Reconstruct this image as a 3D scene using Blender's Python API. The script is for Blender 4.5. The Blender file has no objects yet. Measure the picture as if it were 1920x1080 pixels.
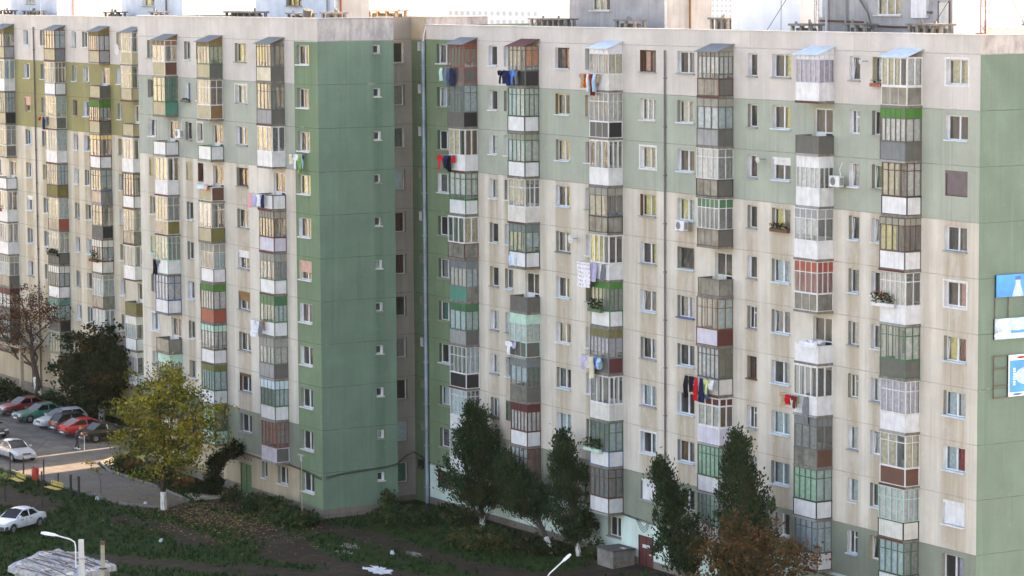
import bpy, math, random
from mathutils import Vector, Matrix, noise
R=random.Random(7)
C=bpy.context.scene.collection
sc=bpy.context.scene
PI=math.pi
GZ=-30.45            # ground level; z=0 is the ceiling of the top floor of the long block
H=2.75               # storey height
# ------------------------------------------------------------------ materials
MATS={}
def newmat(name):
    m=bpy.data.materials.new(name); m.use_nodes=True
    nt=m.node_tree; b=nt.nodes['Principled BSDF']
    return m,nt,b
def nd(nt,t,**k):
    n=nt.nodes.new(t)
    for a,v in k.items():
        if a in n.inputs: n.inputs[a].default_value=v
        else: setattr(n,a,v)
    return n
def mixc(nt,fac,a,b,mode='MIX'):
    n=nt.nodes.new('ShaderNodeMix'); n.data_type='RGBA'; n.blend_type=mode
    for sock,v in ((n.inputs[0],fac),(n.inputs[6],a),(n.inputs[7],b)):
        if hasattr(v,'links'): nt.links.new(v,sock)
        elif isinstance(v,(int,float)): sock.default_value=v
        else: sock.default_value=(*v,1)
    return n.outputs[2]
def mth(nt,op,a,b=0.0,c=0.0):
    n=nt.nodes.new('ShaderNodeMath'); n.operation=op
    for s,v in zip(n.inputs,(a,b,c)):
        if hasattr(v,'links'): nt.links.new(v,s)
        else: s.default_value=v
    return n.outputs[0]
def mrange(nt,v,a,b,c=0.0,d=1.0):
    n=nt.nodes.new('ShaderNodeMapRange'); nt.links.new(v,n.inputs[0])
    for i,x in zip((1,2,3,4),(a,b,c,d)): n.inputs[i].default_value=x
    return n.outputs[0]
def noi(nt,vec,scale,detail=3,rough=.55):
    n=nd(nt,'ShaderNodeTexNoise',Scale=scale,Detail=detail,Roughness=rough)
    if vec is not None: nt.links.new(vec,n.inputs['Vector'])
    return n.outputs[0]
def mapv(nt,vec,s):
    n=nt.nodes.new('ShaderNodeMapping'); n.inputs['Scale'].default_value=s; nt.links.new(vec,n.inputs[0]); return n.outputs[0]
def M(name,col,rough=.7,var=.18,scale=3.0,metal=0.0,spec=.4,streak=0.0):
    """plain surface with some wear: blotches and, if asked, rain streaks"""
    if name in MATS: return MATS[name]
    m,nt,b=newmat(name)
    pos=nd(nt,'ShaderNodeNewGeometry').outputs['Position']
    f=noi(nt,pos,scale,4)
    c=mixc(nt,mrange(nt,f,.3,.7),[v*(1-var) for v in col],[min(1,v*(1+var)) for v in col])
    if streak:
        s=noi(nt,mapv(nt,pos,(5,5,.35)),1.0,3)
        c=mixc(nt,mrange(nt,s,.48,.72,0,streak),c,[v*.45+.02 for v in col])
    nt.links.new(c,b.inputs['Base Color'])
    b.inputs['Roughness'].default_value=rough; b.inputs['Metallic'].default_value=metal
    b.inputs['Specular IOR Level'].default_value=spec
    MATS[name]=m; return m
def wallmat(name,col,stain,off=0.0,streak=.55,grime=.0,vert=1.0,cols=(),xr=(0,1),ax=0,colmul=(.66,.59,.51)):
    """painted panel-block wall: joints every storey, blotchy paint, rain streaks"""
    m,nt,b=newmat(name)
    pos=nd(nt,'ShaderNodeNewGeometry').outputs['Position']
    f=noi(nt,pos,.45,5,.6)
    c=mixc(nt,mrange(nt,f,.3,.7),[v*.84 for v in col],[min(1,v*1.12) for v in col])
    s=noi(nt,mapv(nt,pos,(.95,.95,.05)),1.0,4,.6)
    c=mixc(nt,mrange(nt,s,.45,.66,0,streak),c,stain)
    s2=noi(nt,mapv(nt,pos,(2.6,2.6,.16)),1.0,4,.65)
    c=mixc(nt,mrange(nt,s2,.53,.72,0,streak*.95),c,[v*.62 for v in col])
    s3=noi(nt,mapv(nt,pos,(1.7,1.7,.09)),1.0,2,.5)
    c=mixc(nt,mrange(nt,s3,.57,.75,0,.4),c,[min(1,v*1.28) for v in col])
    if cols:      # rain-washed dirt runs below every window of a column
        sx0=nd(nt,'ShaderNodeSeparateXYZ'); nt.links.new(pos,sx0.inputs[0]); u=mrange(nt,sx0.outputs[ax],xr[0],xr[1]); L=xr[1]-xr[0]
        for k in range(0,len(cols),6):
            rp=nt.nodes.new('ShaderNodeValToRGB'); cr=rp.color_ramp; cr.interpolation='EASE'; nt.links.new(u,rp.inputs[0])
            st_=[(0.0,0)]
            for a,b2 in cols[k:k+6]: st_+=[((a-.3-xr[0])/L,0),((a+.15-xr[0])/L,1),((b2-.15-xr[0])/L,1),((b2+.3-xr[0])/L,0)]
            cr.elements[0].position=0; cr.elements[0].color=(0,0,0,1); cr.elements[1].position=1; cr.elements[1].color=(0,0,0,1)
            for p_,v_ in st_[1:]:
                e=cr.elements.new(min(.999,max(.001,p_))); e.color=(v_,v_,v_,1)
            amt=mth(nt,'MULTIPLY',rp.outputs[0],mrange(nt,noi(nt,mapv(nt,pos,(3,3,.25)),1.0,4,.65),.3,.6,.35,1.0))
            c=mixc(nt,amt,c,[a_*b_ for a_,b_ in zip(col,colmul)])
    if grime:
        g=noi(nt,mapv(nt,pos,(2.2,2.2,.8)),1.0,6,.7)
        c=mixc(nt,mrange(nt,g,.42,.68,0,grime),c,(.13,.12,.13))
    pt=noi(nt,mapv(nt,pos,(.8,.8,.55)),1.0,6,.72)
    gv_=sum(col)/3
    c=mixc(nt,mrange(nt,pt,.5,.62,0,.42),c,[v*.6+gv_*.36 for v in col])
    c=mixc(nt,mrange(nt,noi(nt,mapv(nt,pos,(1.1,1.1,1.4)),1.0,5,.75),.6,.68,0,.3),c,[min(1,v*1.2+.02) for v in col])
    fine=noi(nt,pos,9,4,.7)
    c=mixc(nt,mrange(nt,fine,.3,.7,0,.16),c,[v*.55 for v in col])
    sx=nd(nt,'ShaderNodeSeparateXYZ'); nt.links.new(pos,sx.inputs[0])
    z=mth(nt,'ADD',sx.outputs[2],200*H-off)
    fr=mth(nt,'FRACT',mth(nt,'DIVIDE',z,H))
    z=mth(nt,'ADD',z,mrange(nt,noi(nt,pos,1.3,4),.25,.75,-.02,.02)); fr=mth(nt,'FRACT',mth(nt,'DIVIDE',z,H))
    line=mth(nt,'GREATER_THAN',mth(nt,'ABSOLUTE',mth(nt,'SUBTRACT',fr,.5)),.4905)
    line=mth(nt,'MULTIPLY',line,mrange(nt,noi(nt,pos,.9,3),.3,.6,.12,.62))
    c=mixc(nt,line,c,[v*.38 for v in col])
    chip=mth(nt,'MULTIPLY',mth(nt,'GREATER_THAN',mth(nt,'ABSOLUTE',mth(nt,'SUBTRACT',fr,.5)),.478),mrange(nt,noi(nt,mapv(nt,pos,(.9,.9,2.5)),1.0,4,.65),.62,.66,0,.55))
    c=mixc(nt,chip,c,(.36,.34,.29))
    if vert:
        fx=mth(nt,'FRACT',mth(nt,'DIVIDE',mth(nt,'ADD',sx.outputs[0],400.0),3.43))
        lv=mth(nt,'GREATER_THAN',mth(nt,'ABSOLUTE',mth(nt,'SUBTRACT',fx,.5)),.493)
        lv=mth(nt,'MULTIPLY',lv,mrange(nt,noi(nt,pos,.7,3),.4,.65,0,.4*vert))
        c=mixc(nt,lv,c,[v*.5 for v in col])
    nt.links.new(c,b.inputs['Base Color'])
    b.inputs['Roughness'].default_value=.9; b.inputs['Specular IOR Level'].default_value=.2
    bp=nd(nt,'ShaderNodeBump',Strength=.25,Distance=.02); nt.links.new(noi(nt,pos,14,4,.7),bp.inputs['Height']); nt.links.new(bp.outputs[0],b.inputs['Normal'])
    MATS[name]=m; return m
def glassmat(name,tint,haze,hcol,ior=1.6,bump=.012):
    """window glass: clear, a little dirt, mirror at a glance"""
    m=bpy.data.materials.new(name); m.use_nodes=True; nt=m.node_tree
    for n in list(nt.nodes): nt.nodes.remove(n)
    out=nt.nodes.new('ShaderNodeOutputMaterial')
    tr=nd(nt,'ShaderNodeBsdfTransparent'); tr.inputs[0].default_value=(*tint,1)
    gl=nd(nt,'ShaderNodeBsdfGlossy',Roughness=.015)
    gl.inputs[0].default_value=(.95,.95,.95,1)
    di=nd(nt,'ShaderNodeBsdfDiffuse'); 
    pos=nd(nt,'ShaderNodeNewGeometry').outputs['Position']
    nt.links.new(mixc(nt,mrange(nt,noi(nt,pos,2.2,4),.35,.65),[v*.6 for v in hcol],hcol),di.inputs[0])
    bp=nd(nt,'ShaderNodeBump',Strength=1.0,Distance=bump); nt.links.new(noi(nt,mapv(nt,pos,(3.2,3.2,1.3)),1.0,2),bp.inputs['Height'])
    nt.links.new(bp.outputs[0],gl.inputs['Normal'])
    fr=nd(nt,'ShaderNodeFresnel',IOR=ior)
    m1=nt.nodes.new('ShaderNodeMixShader'); m1.inputs[0].default_value=haze
    nt.links.new(tr.outputs[0],m1.inputs[1]); nt.links.new(di.outputs[0],m1.inputs[2])
    m2=nt.nodes.new('ShaderNodeMixShader'); nt.links.new(fr.outputs[0],m2.inputs[0])
    nt.links.new(m1.outputs[0],m2.inputs[1]); nt.links.new(gl.outputs[0],m2.inputs[2])
    nt.links.new(m2.outputs[0],out.inputs[0]); MATS[name]=m; return m
# ------------------------------------------------------------------ mesh helper
class MB:
    def __init__(s): s.v=[]; s.f=[]; s.m=[]; s.mats=[]
    def mi(s,mat):
        if mat not in s.mats: s.mats.append(mat)
        return s.mats.index(mat)
    def face(s,pts,mat):
        n=len(s.v); s.v+= [tuple(p) for p in pts]; s.f.append(tuple(range(n,n+len(pts)))); s.m.append(s.mi(mat))
    def box(s,x0,x1,y0,y1,z0,z1,mat,mats=None):
        if x0>x1:x0,x1=x1,x0
        if y0>y1:y0,y1=y1,y0
        if z0>z1:z0,z1=z1,z0
        n=len(s.v)
        s.v+=[(x0,y0,z0),(x1,y0,z0),(x1,y1,z0),(x0,y1,z0),(x0,y0,z1),(x1,y0,z1),(x1,y1,z1),(x0,y1,z1)]
        for q in ((0,3,2,1),(4,5,6,7),(0,1,5,4),(1,2,6,5),(2,3,7,6),(3,0,4,7)):
            s.f.append(tuple(n+i for i in q)); s.m.append(s.mi(mat))
    def obox(s,c,ux,uy,uz,mat):
        """box by centre and three half-axis vectors"""
        c,ux,uy,uz=map(Vector,(c,ux,uy,uz)); n=len(s.v)
        for a,b_,d in ((-1,-1,-1),(1,-1,-1),(1,1,-1),(-1,1,-1),(-1,-1,1),(1,-1,1),(1,1,1),(-1,1,1)): s.v.append(tuple(c+ux*a+uy*b_+uz*d))
        for q in ((0,3,2,1),(4,5,6,7),(0,1,5,4),(1,2,6,5),(2,3,7,6),(3,0,4,7)):
            s.f.append(tuple(n+i for i in q)); s.m.append(s.mi(mat))
    def tube(s,pts,rs,mat,k=6,cap=True):
        pts=[Vector(p) for p in pts]
        if isinstance(rs,(int,float)): rs=[rs]*len(pts)
        n=len(s.v); L=len(pts)
        up=None
        for i,p in enumerate(pts):
            d=(pts[min(i+1,L-1)]-pts[max(i-1,0)])
            if d.length<1e-6: d=Vector((0,0,1))
            d.normalize()
            a=d.cross(Vector((0,0,1))) if abs(d.z)<.95 else d.cross(Vector((1,0,0)))
            if up is not None:
                a=up-d*up.dot(d)
                if a.length<1e-4: a=d.orthogonal()
            a.normalize(); up=a; b_=d.cross(a)
            for j in range(k):
                t=2*PI*(j+.5)/k
                s.v.append(tuple(p+(a*math.cos(t)+b_*math.sin(t))*rs[i]))
        for i in range(L-1):
            for j in range(k):
                s.f.append((n+i*k+j,n+i*k+(j+1)%k,n+(i+1)*k+(j+1)%k,n+(i+1)*k+j)); s.m.append(s.mi(mat))
        if cap:
            s.f.append(tuple(n+j for j in reversed(range(k)))); s.m.append(s.mi(mat))
            s.f.append(tuple(n+(L-1)*k+j for j in range(k))); s.m.append(s.mi(mat))
    def mesh(s,name,smooth=False):
        me=bpy.data.meshes.new(name); me.from_pydata(s.v,[],s.f)
        for m in s.mats: me.materials.append(m)
        if len(s.mats)>1: me.polygons.foreach_set('material_index',s.m)
        if smooth: me.polygons.foreach_set('use_smooth',[True]*len(s.f))
        me.update(); return me
    def build(s,name,parent=None,loc=(0,0,0),smooth=False):
        return link(name,s.mesh(name,smooth),parent,loc)
def link(name,me,parent=None,loc=(0,0,0),rz=0):
    o=bpy.data.objects.new(name,me); C.objects.link(o); o.location=loc; o.rotation_euler=(0,0,rz)
    if parent is not None: o.parent=parent
    return o
def tag(o,label=None,cat=None,group=None,kind=None):
    if label: o['label']=label
    if cat: o['category']=cat
    if group: o['group']=group
    if kind: o['kind']=kind
    return o
def thing(name,label,cat,loc,rz=0,group=None):
    return tag(link(name,None,None,loc,rz),label,cat,group)
def rot2(x,y,a): return x*math.cos(a)-y*math.sin(a), x*math.sin(a)+y*math.cos(a)
# ------------------------------------------------------------------ palette
PAL=dict(W=(.67,.67,.69),O=(.62,.6,.56),c=(.62,.56,.42),t=(.46,.38,.25),G=(.3,.3,.3),S=(.17,.19,.2),D=(.125,.12,.11),K=(.025,.024,.026),
 B=(.13,.06,.04),w=(.24,.13,.055),R=(.33,.075,.05),M=(.115,.03,.03),T=(.07,.25,.2),N=(.05,.16,.08),V=(.045,.2,.03),m=(.42,.62,.52),
 o=(.75,.23,.025),L=(.56,.53,.62),P=(.52,.62,.7),U=(.05,.11,.3),l=(.17,.145,.045),p=(.62,.36,.3),r=(.45,.03,.035),y=(.8,.62,.28),d=(.28,.27,.23),e=(.10,.13,.09),q=(.36,.05,.045),v=(.17,.125,.135))
def pm(k):
    if k=='g': return MATS['wired_glass']
    return M('paint_'+{'W':'white','O':'offwhite','c':'cream','t':'tan','G':'grey','S':'slate','D':'dark','K':'black','B':'brown','w':'wood','R':'brick','M':'maroon','T':'teal','N':'green','V':'bright_green','m':'mint','o':'orange','L':'lilac','P':'paleblue','U':'blue','l':'olive','p':'pink','r':'red','y':'yellow','d':'drab','e':'moss','q':'carmine','v':'mauve'}[k],PAL[k],.45 if k in 'WONTUR' else .7,.12,2.0,streak=.32 if k in 'WOcGSD' else .2)  # tan doubles as mirrored yellow light on some parapet fronts
def cm(k):
    col=[min(.9,v*1.25) for v in PAL[k]]
    return M('cloth_'+k,col,.95,.22,5.0,spec=.1)
m,nt,b=newmat('wired_glass')
pos=nd(nt,'ShaderNodeNewGeometry').outputs['Position']
cc=mixc(nt,mrange(nt,noi(nt,pos,1.3,5,.65),.32,.68),(.12,.115,.10),(.27,.265,.23))
nt.links.new(mixc(nt,mrange(nt,noi(nt,mapv(nt,pos,(4,4,.4)),1.0,3),.5,.72,0,.6),cc,(.075,.07,.06)),b.inputs['Base Color'])
b.inputs['Roughness'].default_value=.22; b.inputs['Specular IOR Level'].default_value=.6
MATS['wired_glass']=m
CLEAR=glassmat('window_glass',(.88,.91,.9),.1,(.4,.42,.43),1.65,.02)
DIRTY=glassmat('balcony_glass',(.93,.95,.94),.22,(.5,.53,.52),1.55,.03)
# walls (real-world paint colours)
CREAM1=wallmat('wall_cream_pinkish',(.60,.545,.51),(.49,.44,.41),streak=.35)
CREAM2=wallmat('wall_cream_weathered',(.66,.60,.53),(.46,.385,.31),streak=.6,cols=[(-47.29,-46.25),(-45.45,-44.5),(-39.41,-37.79),(-36.07,-35.1),(-30.17,-28.52),(-26.36,-24.66),(-19.54,-18.65),(-17.28,-15.59),(-10.47,-9.58),(-8.55,-7.5),(-2.63,-.91)],xr=(-56,0))
CREAMA=wallmat('wall_cream_stepped_block',(.66,.60,.53),(.46,.385,.31),streak=.6,cols=[(-81.2,-79.85),(-75,-73.95),(-73.07,-72.2),(-67,-65.25)],xr=(-83,-54))
CREAMC=wallmat('wall_cream_far_block',(.64,.565,.46),(.48,.40,.30),off=.2,streak=.6,cols=[(-121.9,-120.6),(-118.26,-117.2),(-111.6,-110.7),(-109.42,-108.1),(-102.64,-101.8)],xr=(-133,-87))
BAND=wallmat('wall_sage_band',(.37,.40,.335),(.32,.34,.28),streak=.35)
BANDA=wallmat('wall_sage_band_pale',(.385,.405,.35),(.34,.35,.3),streak=.35)
OLIVE=wallmat('wall_olive_band',(.30,.27,.13),(.26,.23,.11),off=.2,streak=.3)
LOWG=wallmat('wall_lower_sage',(.25,.27,.215),(.215,.22,.17),streak=.5)
ENDG=wallmat('wall_end_green',(.165,.255,.19),(.13,.205,.15),streak=.4,vert=0,cols=[(-3.98,-3.45)],xr=(-9,3),ax=1,colmul=(.7,.78,.74))
ENDL=wallmat('wall_end_green_light',(.155,.225,.18),(.13,.195,.155),streak=.4,vert=0)
STRIPG=wallmat('wall_strip_green',(.175,.25,.155),(.135,.195,.115),streak=.45,vert=0)
TAUPE=wallmat('wall_taupe',(.34,.31,.275),(.26,.235,.2),streak=.5,vert=0)
MINT=wallmat('wall_mint_shopfront',(.62,.76,.71),(.46,.55,.5),streak=.4)
TANW=wallmat('wall_tan_base',(.47,.39,.29),(.35,.29,.21),streak=.6)
PARAP=wallmat('wall_parapet_grimy',(.52,.49,.48),(.42,.4,.4),streak=.5,grime=.6,vert=0)
PLINTH=wallmat('wall_plinth',(.24,.2,.165),(.15,.125,.105),streak=.6,grime=.4)
ROOFM=M('roof_felt',(.16,.16,.165),.8,.3,.6)
COPING=M('zinc_coping',(.6,.62,.66),.4,.2,1.5,.4)
CONC=M('balcony_concrete',(.2,.175,.155),.9,.35,4.0,streak=.5)
ROOMM=M('room_dark',(.27,.25,.23),.95,.3,.8)
METAL=M('galvanised',(.38,.4,.43),.45,.2,4,.6)
DMETAL=M('dark_iron',(.03,.035,.035),.6,.2,6,.3)
# ------------------------------------------------------------------ windows
mesh_cache={}
def cached(key,fn):
    if key not in mesh_cache: mesh_cache[key]=fn()
    return mesh_cache[key]
def window(parent,base,x0,x1,z0,z1,Y,style,axis='y'):
    """x0..x1 along the wall. axis 'y': wall faces -Y; axis 'x': wall faces +X (x runs along Y). base: world origin of parent"""
    w=x1-x0; h=z1-z0
    lin,frm,kind,cur,sill=style['lining'],style['frame'],style['kind'],style['curtain'],style['sill']
    name='window' if w>1.15 else ('narrow_window' if w>.6 else 'vent_window')
    wq,hq=round(w,2),round(h,2)
    if axis=='y': loc=(x0-base[0],Y-base[1],z0-base[2]); rz=0
    else: loc=(Y-base[0],x0-base[1],z0-base[2]); rz=PI/2
    def mk_l():
        q=MB(); m=pm(lin); D=.34; t=.004
        q.face([(t,0,t),(t,D,t),(t,D,h-t),(t,0,h-t)],m); q.face([(w-t,0,t),(w-t,0,h-t),(w-t,D,h-t),(w-t,D,t)],m)
        q.face([(t,0,t),(w-t,0,t),(w-t,D,t),(t,D,t)],m); q.face([(t,0,h-t),(t,D,h-t),(w-t,D,h-t),(w-t,0,h-t)],m)
        if style.get('surround'):
            s_=.09
            q.box(-s_,0,-.025,.02,-s_,h+s_,m); q.box(w,w+s_,-.025,.02,-s_,h+s_,m); q.box(0,w,-.025,.02,h,h+s_,m); q.box(0,w,-.025,.02,-s_,0,m)
        return q.mesh(name)
    o=link(name,cached(('l',wq,hq,lin,style.get('surround',0)),mk_l),parent,loc,rz)
    def mk_f():
        q=MB(); m=pm(frm); a,b_=.2,.26; f=.078
        q.box(0,f,a,b_,0,h,m); q.box(w-f,w,a,b_,0,h,m); q.box(f,w-f,a,b_,0,f,m); q.box(f,w-f,a,b_,h-f,h,m)
        if kind in('2','2t'): cx=w*.52; q.box(cx-.055,cx+.055,a-.01,b_,f,h-f,m)
        if kind=='3':
            for cx in(w*.36,w*.66): q.box(cx-.04,cx+.04,a-.01,b_,f,h-f,m)
        if kind=='T': q.box(w*.45-.03,w*.45+.03,a-.01,b_,f,h-f,m); q.box(w*.45+.03,w-f,a-.01,b_,h*.68,h*.68+.05,m)
        if kind in('2t','1t'):
            c0=f; c1=w*.52-.06 if kind=='2t' else w-f
            for xa in(c0+.03,c1-.03): q.tube([(xa,a+.02,f+.03),(xa,a+.25,h-f-.03)],.035,m,4)
            q.tube([(c0,a+.25,h-f-.03),(c1,a+.25,h-f-.03)],.035,m,4)
            q.tube([(c0+.03,a+.02,f+.03),(c0+.12,a+.03,h-f-.06)],.03,m,4)
        return q.mesh('frame')
    link('frame',cached(('f',wq,hq,frm,kind),mk_f),o)
    def mk_p():
        q=MB(); q.face([(.06,.23,.06),(w-.06,.23,.06),(w-.06,.23,h-.06),(.06,.23,h-.06)],CLEAR); return q.mesh('pane')
    if cur[0]!='#': link('pane',cached(('p',wq,hq),mk_p),o)
    if sill!='-':
        def mk_s():
            q=MB(); q.box(.006,w-.006,-.02,.2,.005,.03,pm(sill)); q.box(-.05,w+.05,-.12,-.003,-.04,.03,pm(sill)); return q.mesh('sill')
        link('sill',cached(('s',wq,hq,sill),mk_s),o)
    if cur[0]=='#':     # roller shutter, how far down
        k=cur[1]; d=float(cur[2:] or 1)
        def mk_r():
            q=MB(); m=pm(k); zz=h*(1-d)+.01; n=max(3,int(h*d/.055))
            q.box(.02,w-.02,.03,.13,h-.16,h-.005,m)
            for i in range(n):
                za=zz+(h-.16-zz)*i/n; zb=zz+(h-.16-zz)*(i+1)/n
                q.box(.05,w-.05,.085,.1,za+.006,zb-.002,m)
            q.box(.05,w-.05,.09,.097,zz,h-.16,m)
            return q.mesh('shutter')
        link('shutter',cached(('r',wq,hq,cur),mk_r),o)
        if d<.95: link('pane',cached(('p',wq,hq),mk_p),o)
    elif cur!='-':
        def mk_c():
            q=MB(); 
            if len(cur)==1: segs=[(.05,w-.05,cur)]
            else: segs=[(.05,w*.5,cur[0]),(w*.52,w-.05,cur[1])]
            for a,b_,k in segs:
                if k=='-': continue
                n=max(6,int((b_-a)/.05)); P=[(a+(b_-a)*i/n,.37+.03*math.sin(i*1.9)) for i in range(n+1)]
                for (xa,ya),(xb,yb) in zip(P,P[1:]): q.face([(xa,ya,.05),(xb,yb,.05),(xb,yb,h-.05),(xa,ya,h-.05)],cm(k))
            return q.mesh('curtain')
        link('curtain',cached(('c',wq,hq,cur),mk_c),o)
    return o
def rstyle(w,rows=None):
    big=w>1.15
    white=R.random()<.62
    lin=R.choice('WWOd') if white else R.choice('dddt')
    frm='W' if R.random()<.8 else R.choice('OOBwG')
    if big: kind=R.choice(['2','2','2','2t','3'])
    else: kind=R.choice(['1','1','1t','T'])
    cur=R.choice(['-','W','W','c','-c','O-','W-','G','S','-y','P','L-','-W']) if big else R.choice(['-','-','P','G','W','O'])
    return dict(lining=lin,frame=frm,kind=kind,curtain=cur,sill=R.choice('WGPGO') if R.random()<.85 else '-')
def st(lin='W',frm='W',kind='2',cur='-',sill='G',**k): return dict(lining=lin,frame=frm,kind=kind,curtain=cur,sill=sill,**k)
# ------------------------------------------------------------------ balconies
def balcony(parent,base,XL,XR,Y,zJ,d,spec,roof=None):
    """zJ: level of the ceiling above this storey. spec: type frame header curtain_front curtain_side parapet_front parapet_side trim"""
    T,F,Hd,cf,cs,pf,ps,tr=spec.split()
    w=XR-XL; loc=(XL-base[0],Y-base[1],zJ-base[2])
    if not roof: d=d+R.choice([-.05,0,0,.04,.07])
    zt=-.2 if roof else .0
    zr=-1.70; zf=-2.62
    q=MB(); q.box(-.04,w+.04,-d-.05,0,-2.75,-2.62,CONC)
    sl=R.choice([None,None,'M','G'])
    if sl: q.box(-.045,w+.045,-d-.056,-d-.05,-2.74,-2.63,pm(sl))
    o=q.build('balcony',parent,loc)
    if T=='f': zf2=-2.66
    else: zf2=zf+.03
    key=(round(w,2),round(d,2))
    def bx(nm,kk,fn): link(nm,cached((nm,key)+kk,fn),o)
    # parapet panels
    def mk():
        q=MB(); q.box(.03,w-.03,-d+.0,-d+.035,zf2,zr-.03,pm(pf))
        if pf in 'gGD': 
            for i in(1,2): q.box(w*i/3-.012,w*i/3+.012,-d-.006,-d,zf2,zr-.03,pm(tr))
        return q.mesh('parapet')
    bx('parapet',(pf,T,tr),mk)
    for sx in(0,w-.035):
        def mk():
            q=MB(); q.box(sx,sx+.035,-d+.035,-.02,zf2,zr-.03,pm(ps)); return q.mesh('side_panel')
        bx('side_panel',(ps,T,sx>0),mk)
    def mk():
        q=MB(); m=pm(tr); e=.03
        for x in(0,w): q.box(x-e,x+e,-d-e*.6,-d+e,zf,zr-.03,m)
        q.box(w-.02,w+.014,-.06,-.005,zf,zr-.03,m)
        q.box(-e,w+e,-d-.035,-d+.05,zr-.03,zr+.015,m); q.box(w-.05,w+e,-d+.05,0,zr-.03,zr+.015,m); q.box(-e,.05,-d+.05,0,zr-.03,zr+.015,m)
        q.box(.03,w-.03,-d-.012,-d+.04,zf-.005,zf+.035,m); q.box(w-.04,w+.012,-d+.04,-.06,zf-.005,zf+.035,m)
        return q.mesh('railing')
    bx('railing',(tr,),mk)
    z0=zr+.015
    if T!='o':
        thin=T=='s'
        t=.021 if thin else .045
        nf=R.choice([4,4,5,3]) if thin else R.choice([3,3,4]); ns=R.choice([2,2,2,3]); dzt=R.choice([0,-.12,.08,-.05])
        ztr=-.47+dzt if (thin or Hd!='-') else None
        if T=='f': ztr=None
        def mk():
            q=MB(); m=pm(F); y0,y1=-d-.02,-d+.03
            for i in range(nf+1):
                x=w*i/nf; q.box(max(0,x-t),min(w,x+t),y0,y1,z0,zt,m)
            for i in range(ns+1):
                y=-d+.03+(d-.03)*i/ns; ya,yb=max(-d+.03,y-t),min(-.004,y+t)
                q.box(w-.05,w+.004,ya,yb,z0,zt,m); q.box(0,.05,ya,yb,z0,zt,m)
            for za in [z0+t*.8,zt-t]+([ztr] if ztr else []):
                for i in range(nf): q.box(w*i/nf+t,w*(i+1)/nf-t,y0+.004,y1-.004,za-t,za+t,m)
                for i in range(ns):
                    ya=-d+.03+(d-.03)*i/ns+t; yb=-d+.03+(d-.03)*(i+1)/ns-t
                    q.box(w-.046,w,ya,yb,za-t,za+t,m)
            return q.mesh('glazing_frame')
        bx('glazing_frame',(F,T,zt,ztr,nf,ns),mk)
        G=DIRTY if thin else CLEAR
        ztop=ztr if Hd!='-' else zt
        tilt=[R.uniform(-.012,.012) for _ in range(8)]
        def mk():
            q=MB()
            for i in range(nf):
                a=tilt[i]
                q.face([(w*i/nf,-d+.005+a,z0),(w*(i+1)/nf,-d+.005-a,z0),(w*(i+1)/nf,-d+.005-a,ztop),(w*i/nf,-d+.005+a,ztop)],G)
            q.face([(w-.02,-d,z0),(w-.02,0,z0),(w-.02,0,ztop),(w-.02,-d,ztop)],G)
            q.face([(.02,-d,z0),(.02,0,z0),(.02,0,ztop),(.02,-d,ztop)],G)
            return q.mesh('pane')
        link('pane',cached(('bp',key,T,ztop,zt,nf,R.randrange(9)),mk),o)
        if Hd!='-':
            def mk():
                q=MB(); m=pm(Hd); q.box(.02,w-.02,-d-.002,-d+.02,ztr+t,zt-2*t,m); q.box(w-.03,w-.002,-d+.03,-.02,ztr+t,zt-2*t,m); return q.mesh('header_panel')
            bx('header_panel',(Hd,T,zt,ztr),mk)
        ph=R.random()*6
        def fold(q,pts,za,zb,k,ax):
            for (a,b_),(c_,e) in zip(pts,pts[1:]):
                q.face([(a,b_,za),(c_,e,za),(c_,e,zb),(a,b_,zb)],cm(k))
        if cf!='-' or cs!='-':
            lo=z0+R.choice([.02,.02,.02,.3])
            def mk():
                q=MB()
                if cf!='-':
                    n=int(w/.06); x1=w*(.62 if cf.islower() and cf in 'yc' else .96)
                    fold(q,[(.05+(x1-.05)*i/n,-d+.07+.022*math.sin(i*1.7+ph)) for i in range(n+1)],lo,ztop-.04,cf,0)
                if cs!='-':
                    n=int(d/.06); fold(q,[(w-.075+.022*math.sin(i*1.7+ph),-d+.12+(d-.16)*i/n) for i in range(n+1)],lo,ztop-.04,cs,1)
                return q.mesh('curtain')
            mk_=mk(); link('curtain',mk_,o)
    if roof:
        rc,gc=roof
        q=MB(); mr=pm(rc); x0,x1=-.14,w+.12; n=14; ya,yb=-d-.2,.0; za,zb=-.22,.2
        for i in range(n):
            xa=x0+(x1-x0)*i/n; xb=x0+(x1-x0)*(i+1)/n; u=.02*(i%2); v=.02*((i+1)%2)
            q.face([(xa,ya,za+u),(xb,ya,za+v),(xb,yb,zb+v),(xa,yb,zb+u)],mr)
            q.face([(xa,ya,za+u-.025),(xa,yb,zb+u-.025),(xb,yb,zb+v-.025),(xb,ya,za+v-.025)],mr)
            q.face([(xa,ya,za+u-.025),(xb,ya,za+v-.025),(xb,ya,za+v),(xa,ya,za+u)],mr)
        q.face([(x1,ya,za-.025),(x1,yb,zb-.025),(x1,yb,zb+.01),(x1,ya,za+.01)],mr)
        q.build('canopy',o)
        if gc!='-':
            q=MB(); g=pm(gc); q.face([(w-.006,-d,-.5),(w-.006,0,-.5),(w-.006,0,.17),(w-.006,-d,-.2)],g); q.box(0,w-.01,-d+.03,-d+.045,-.5,-.2,g); q.build('gable_panel',o)
    return o
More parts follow.
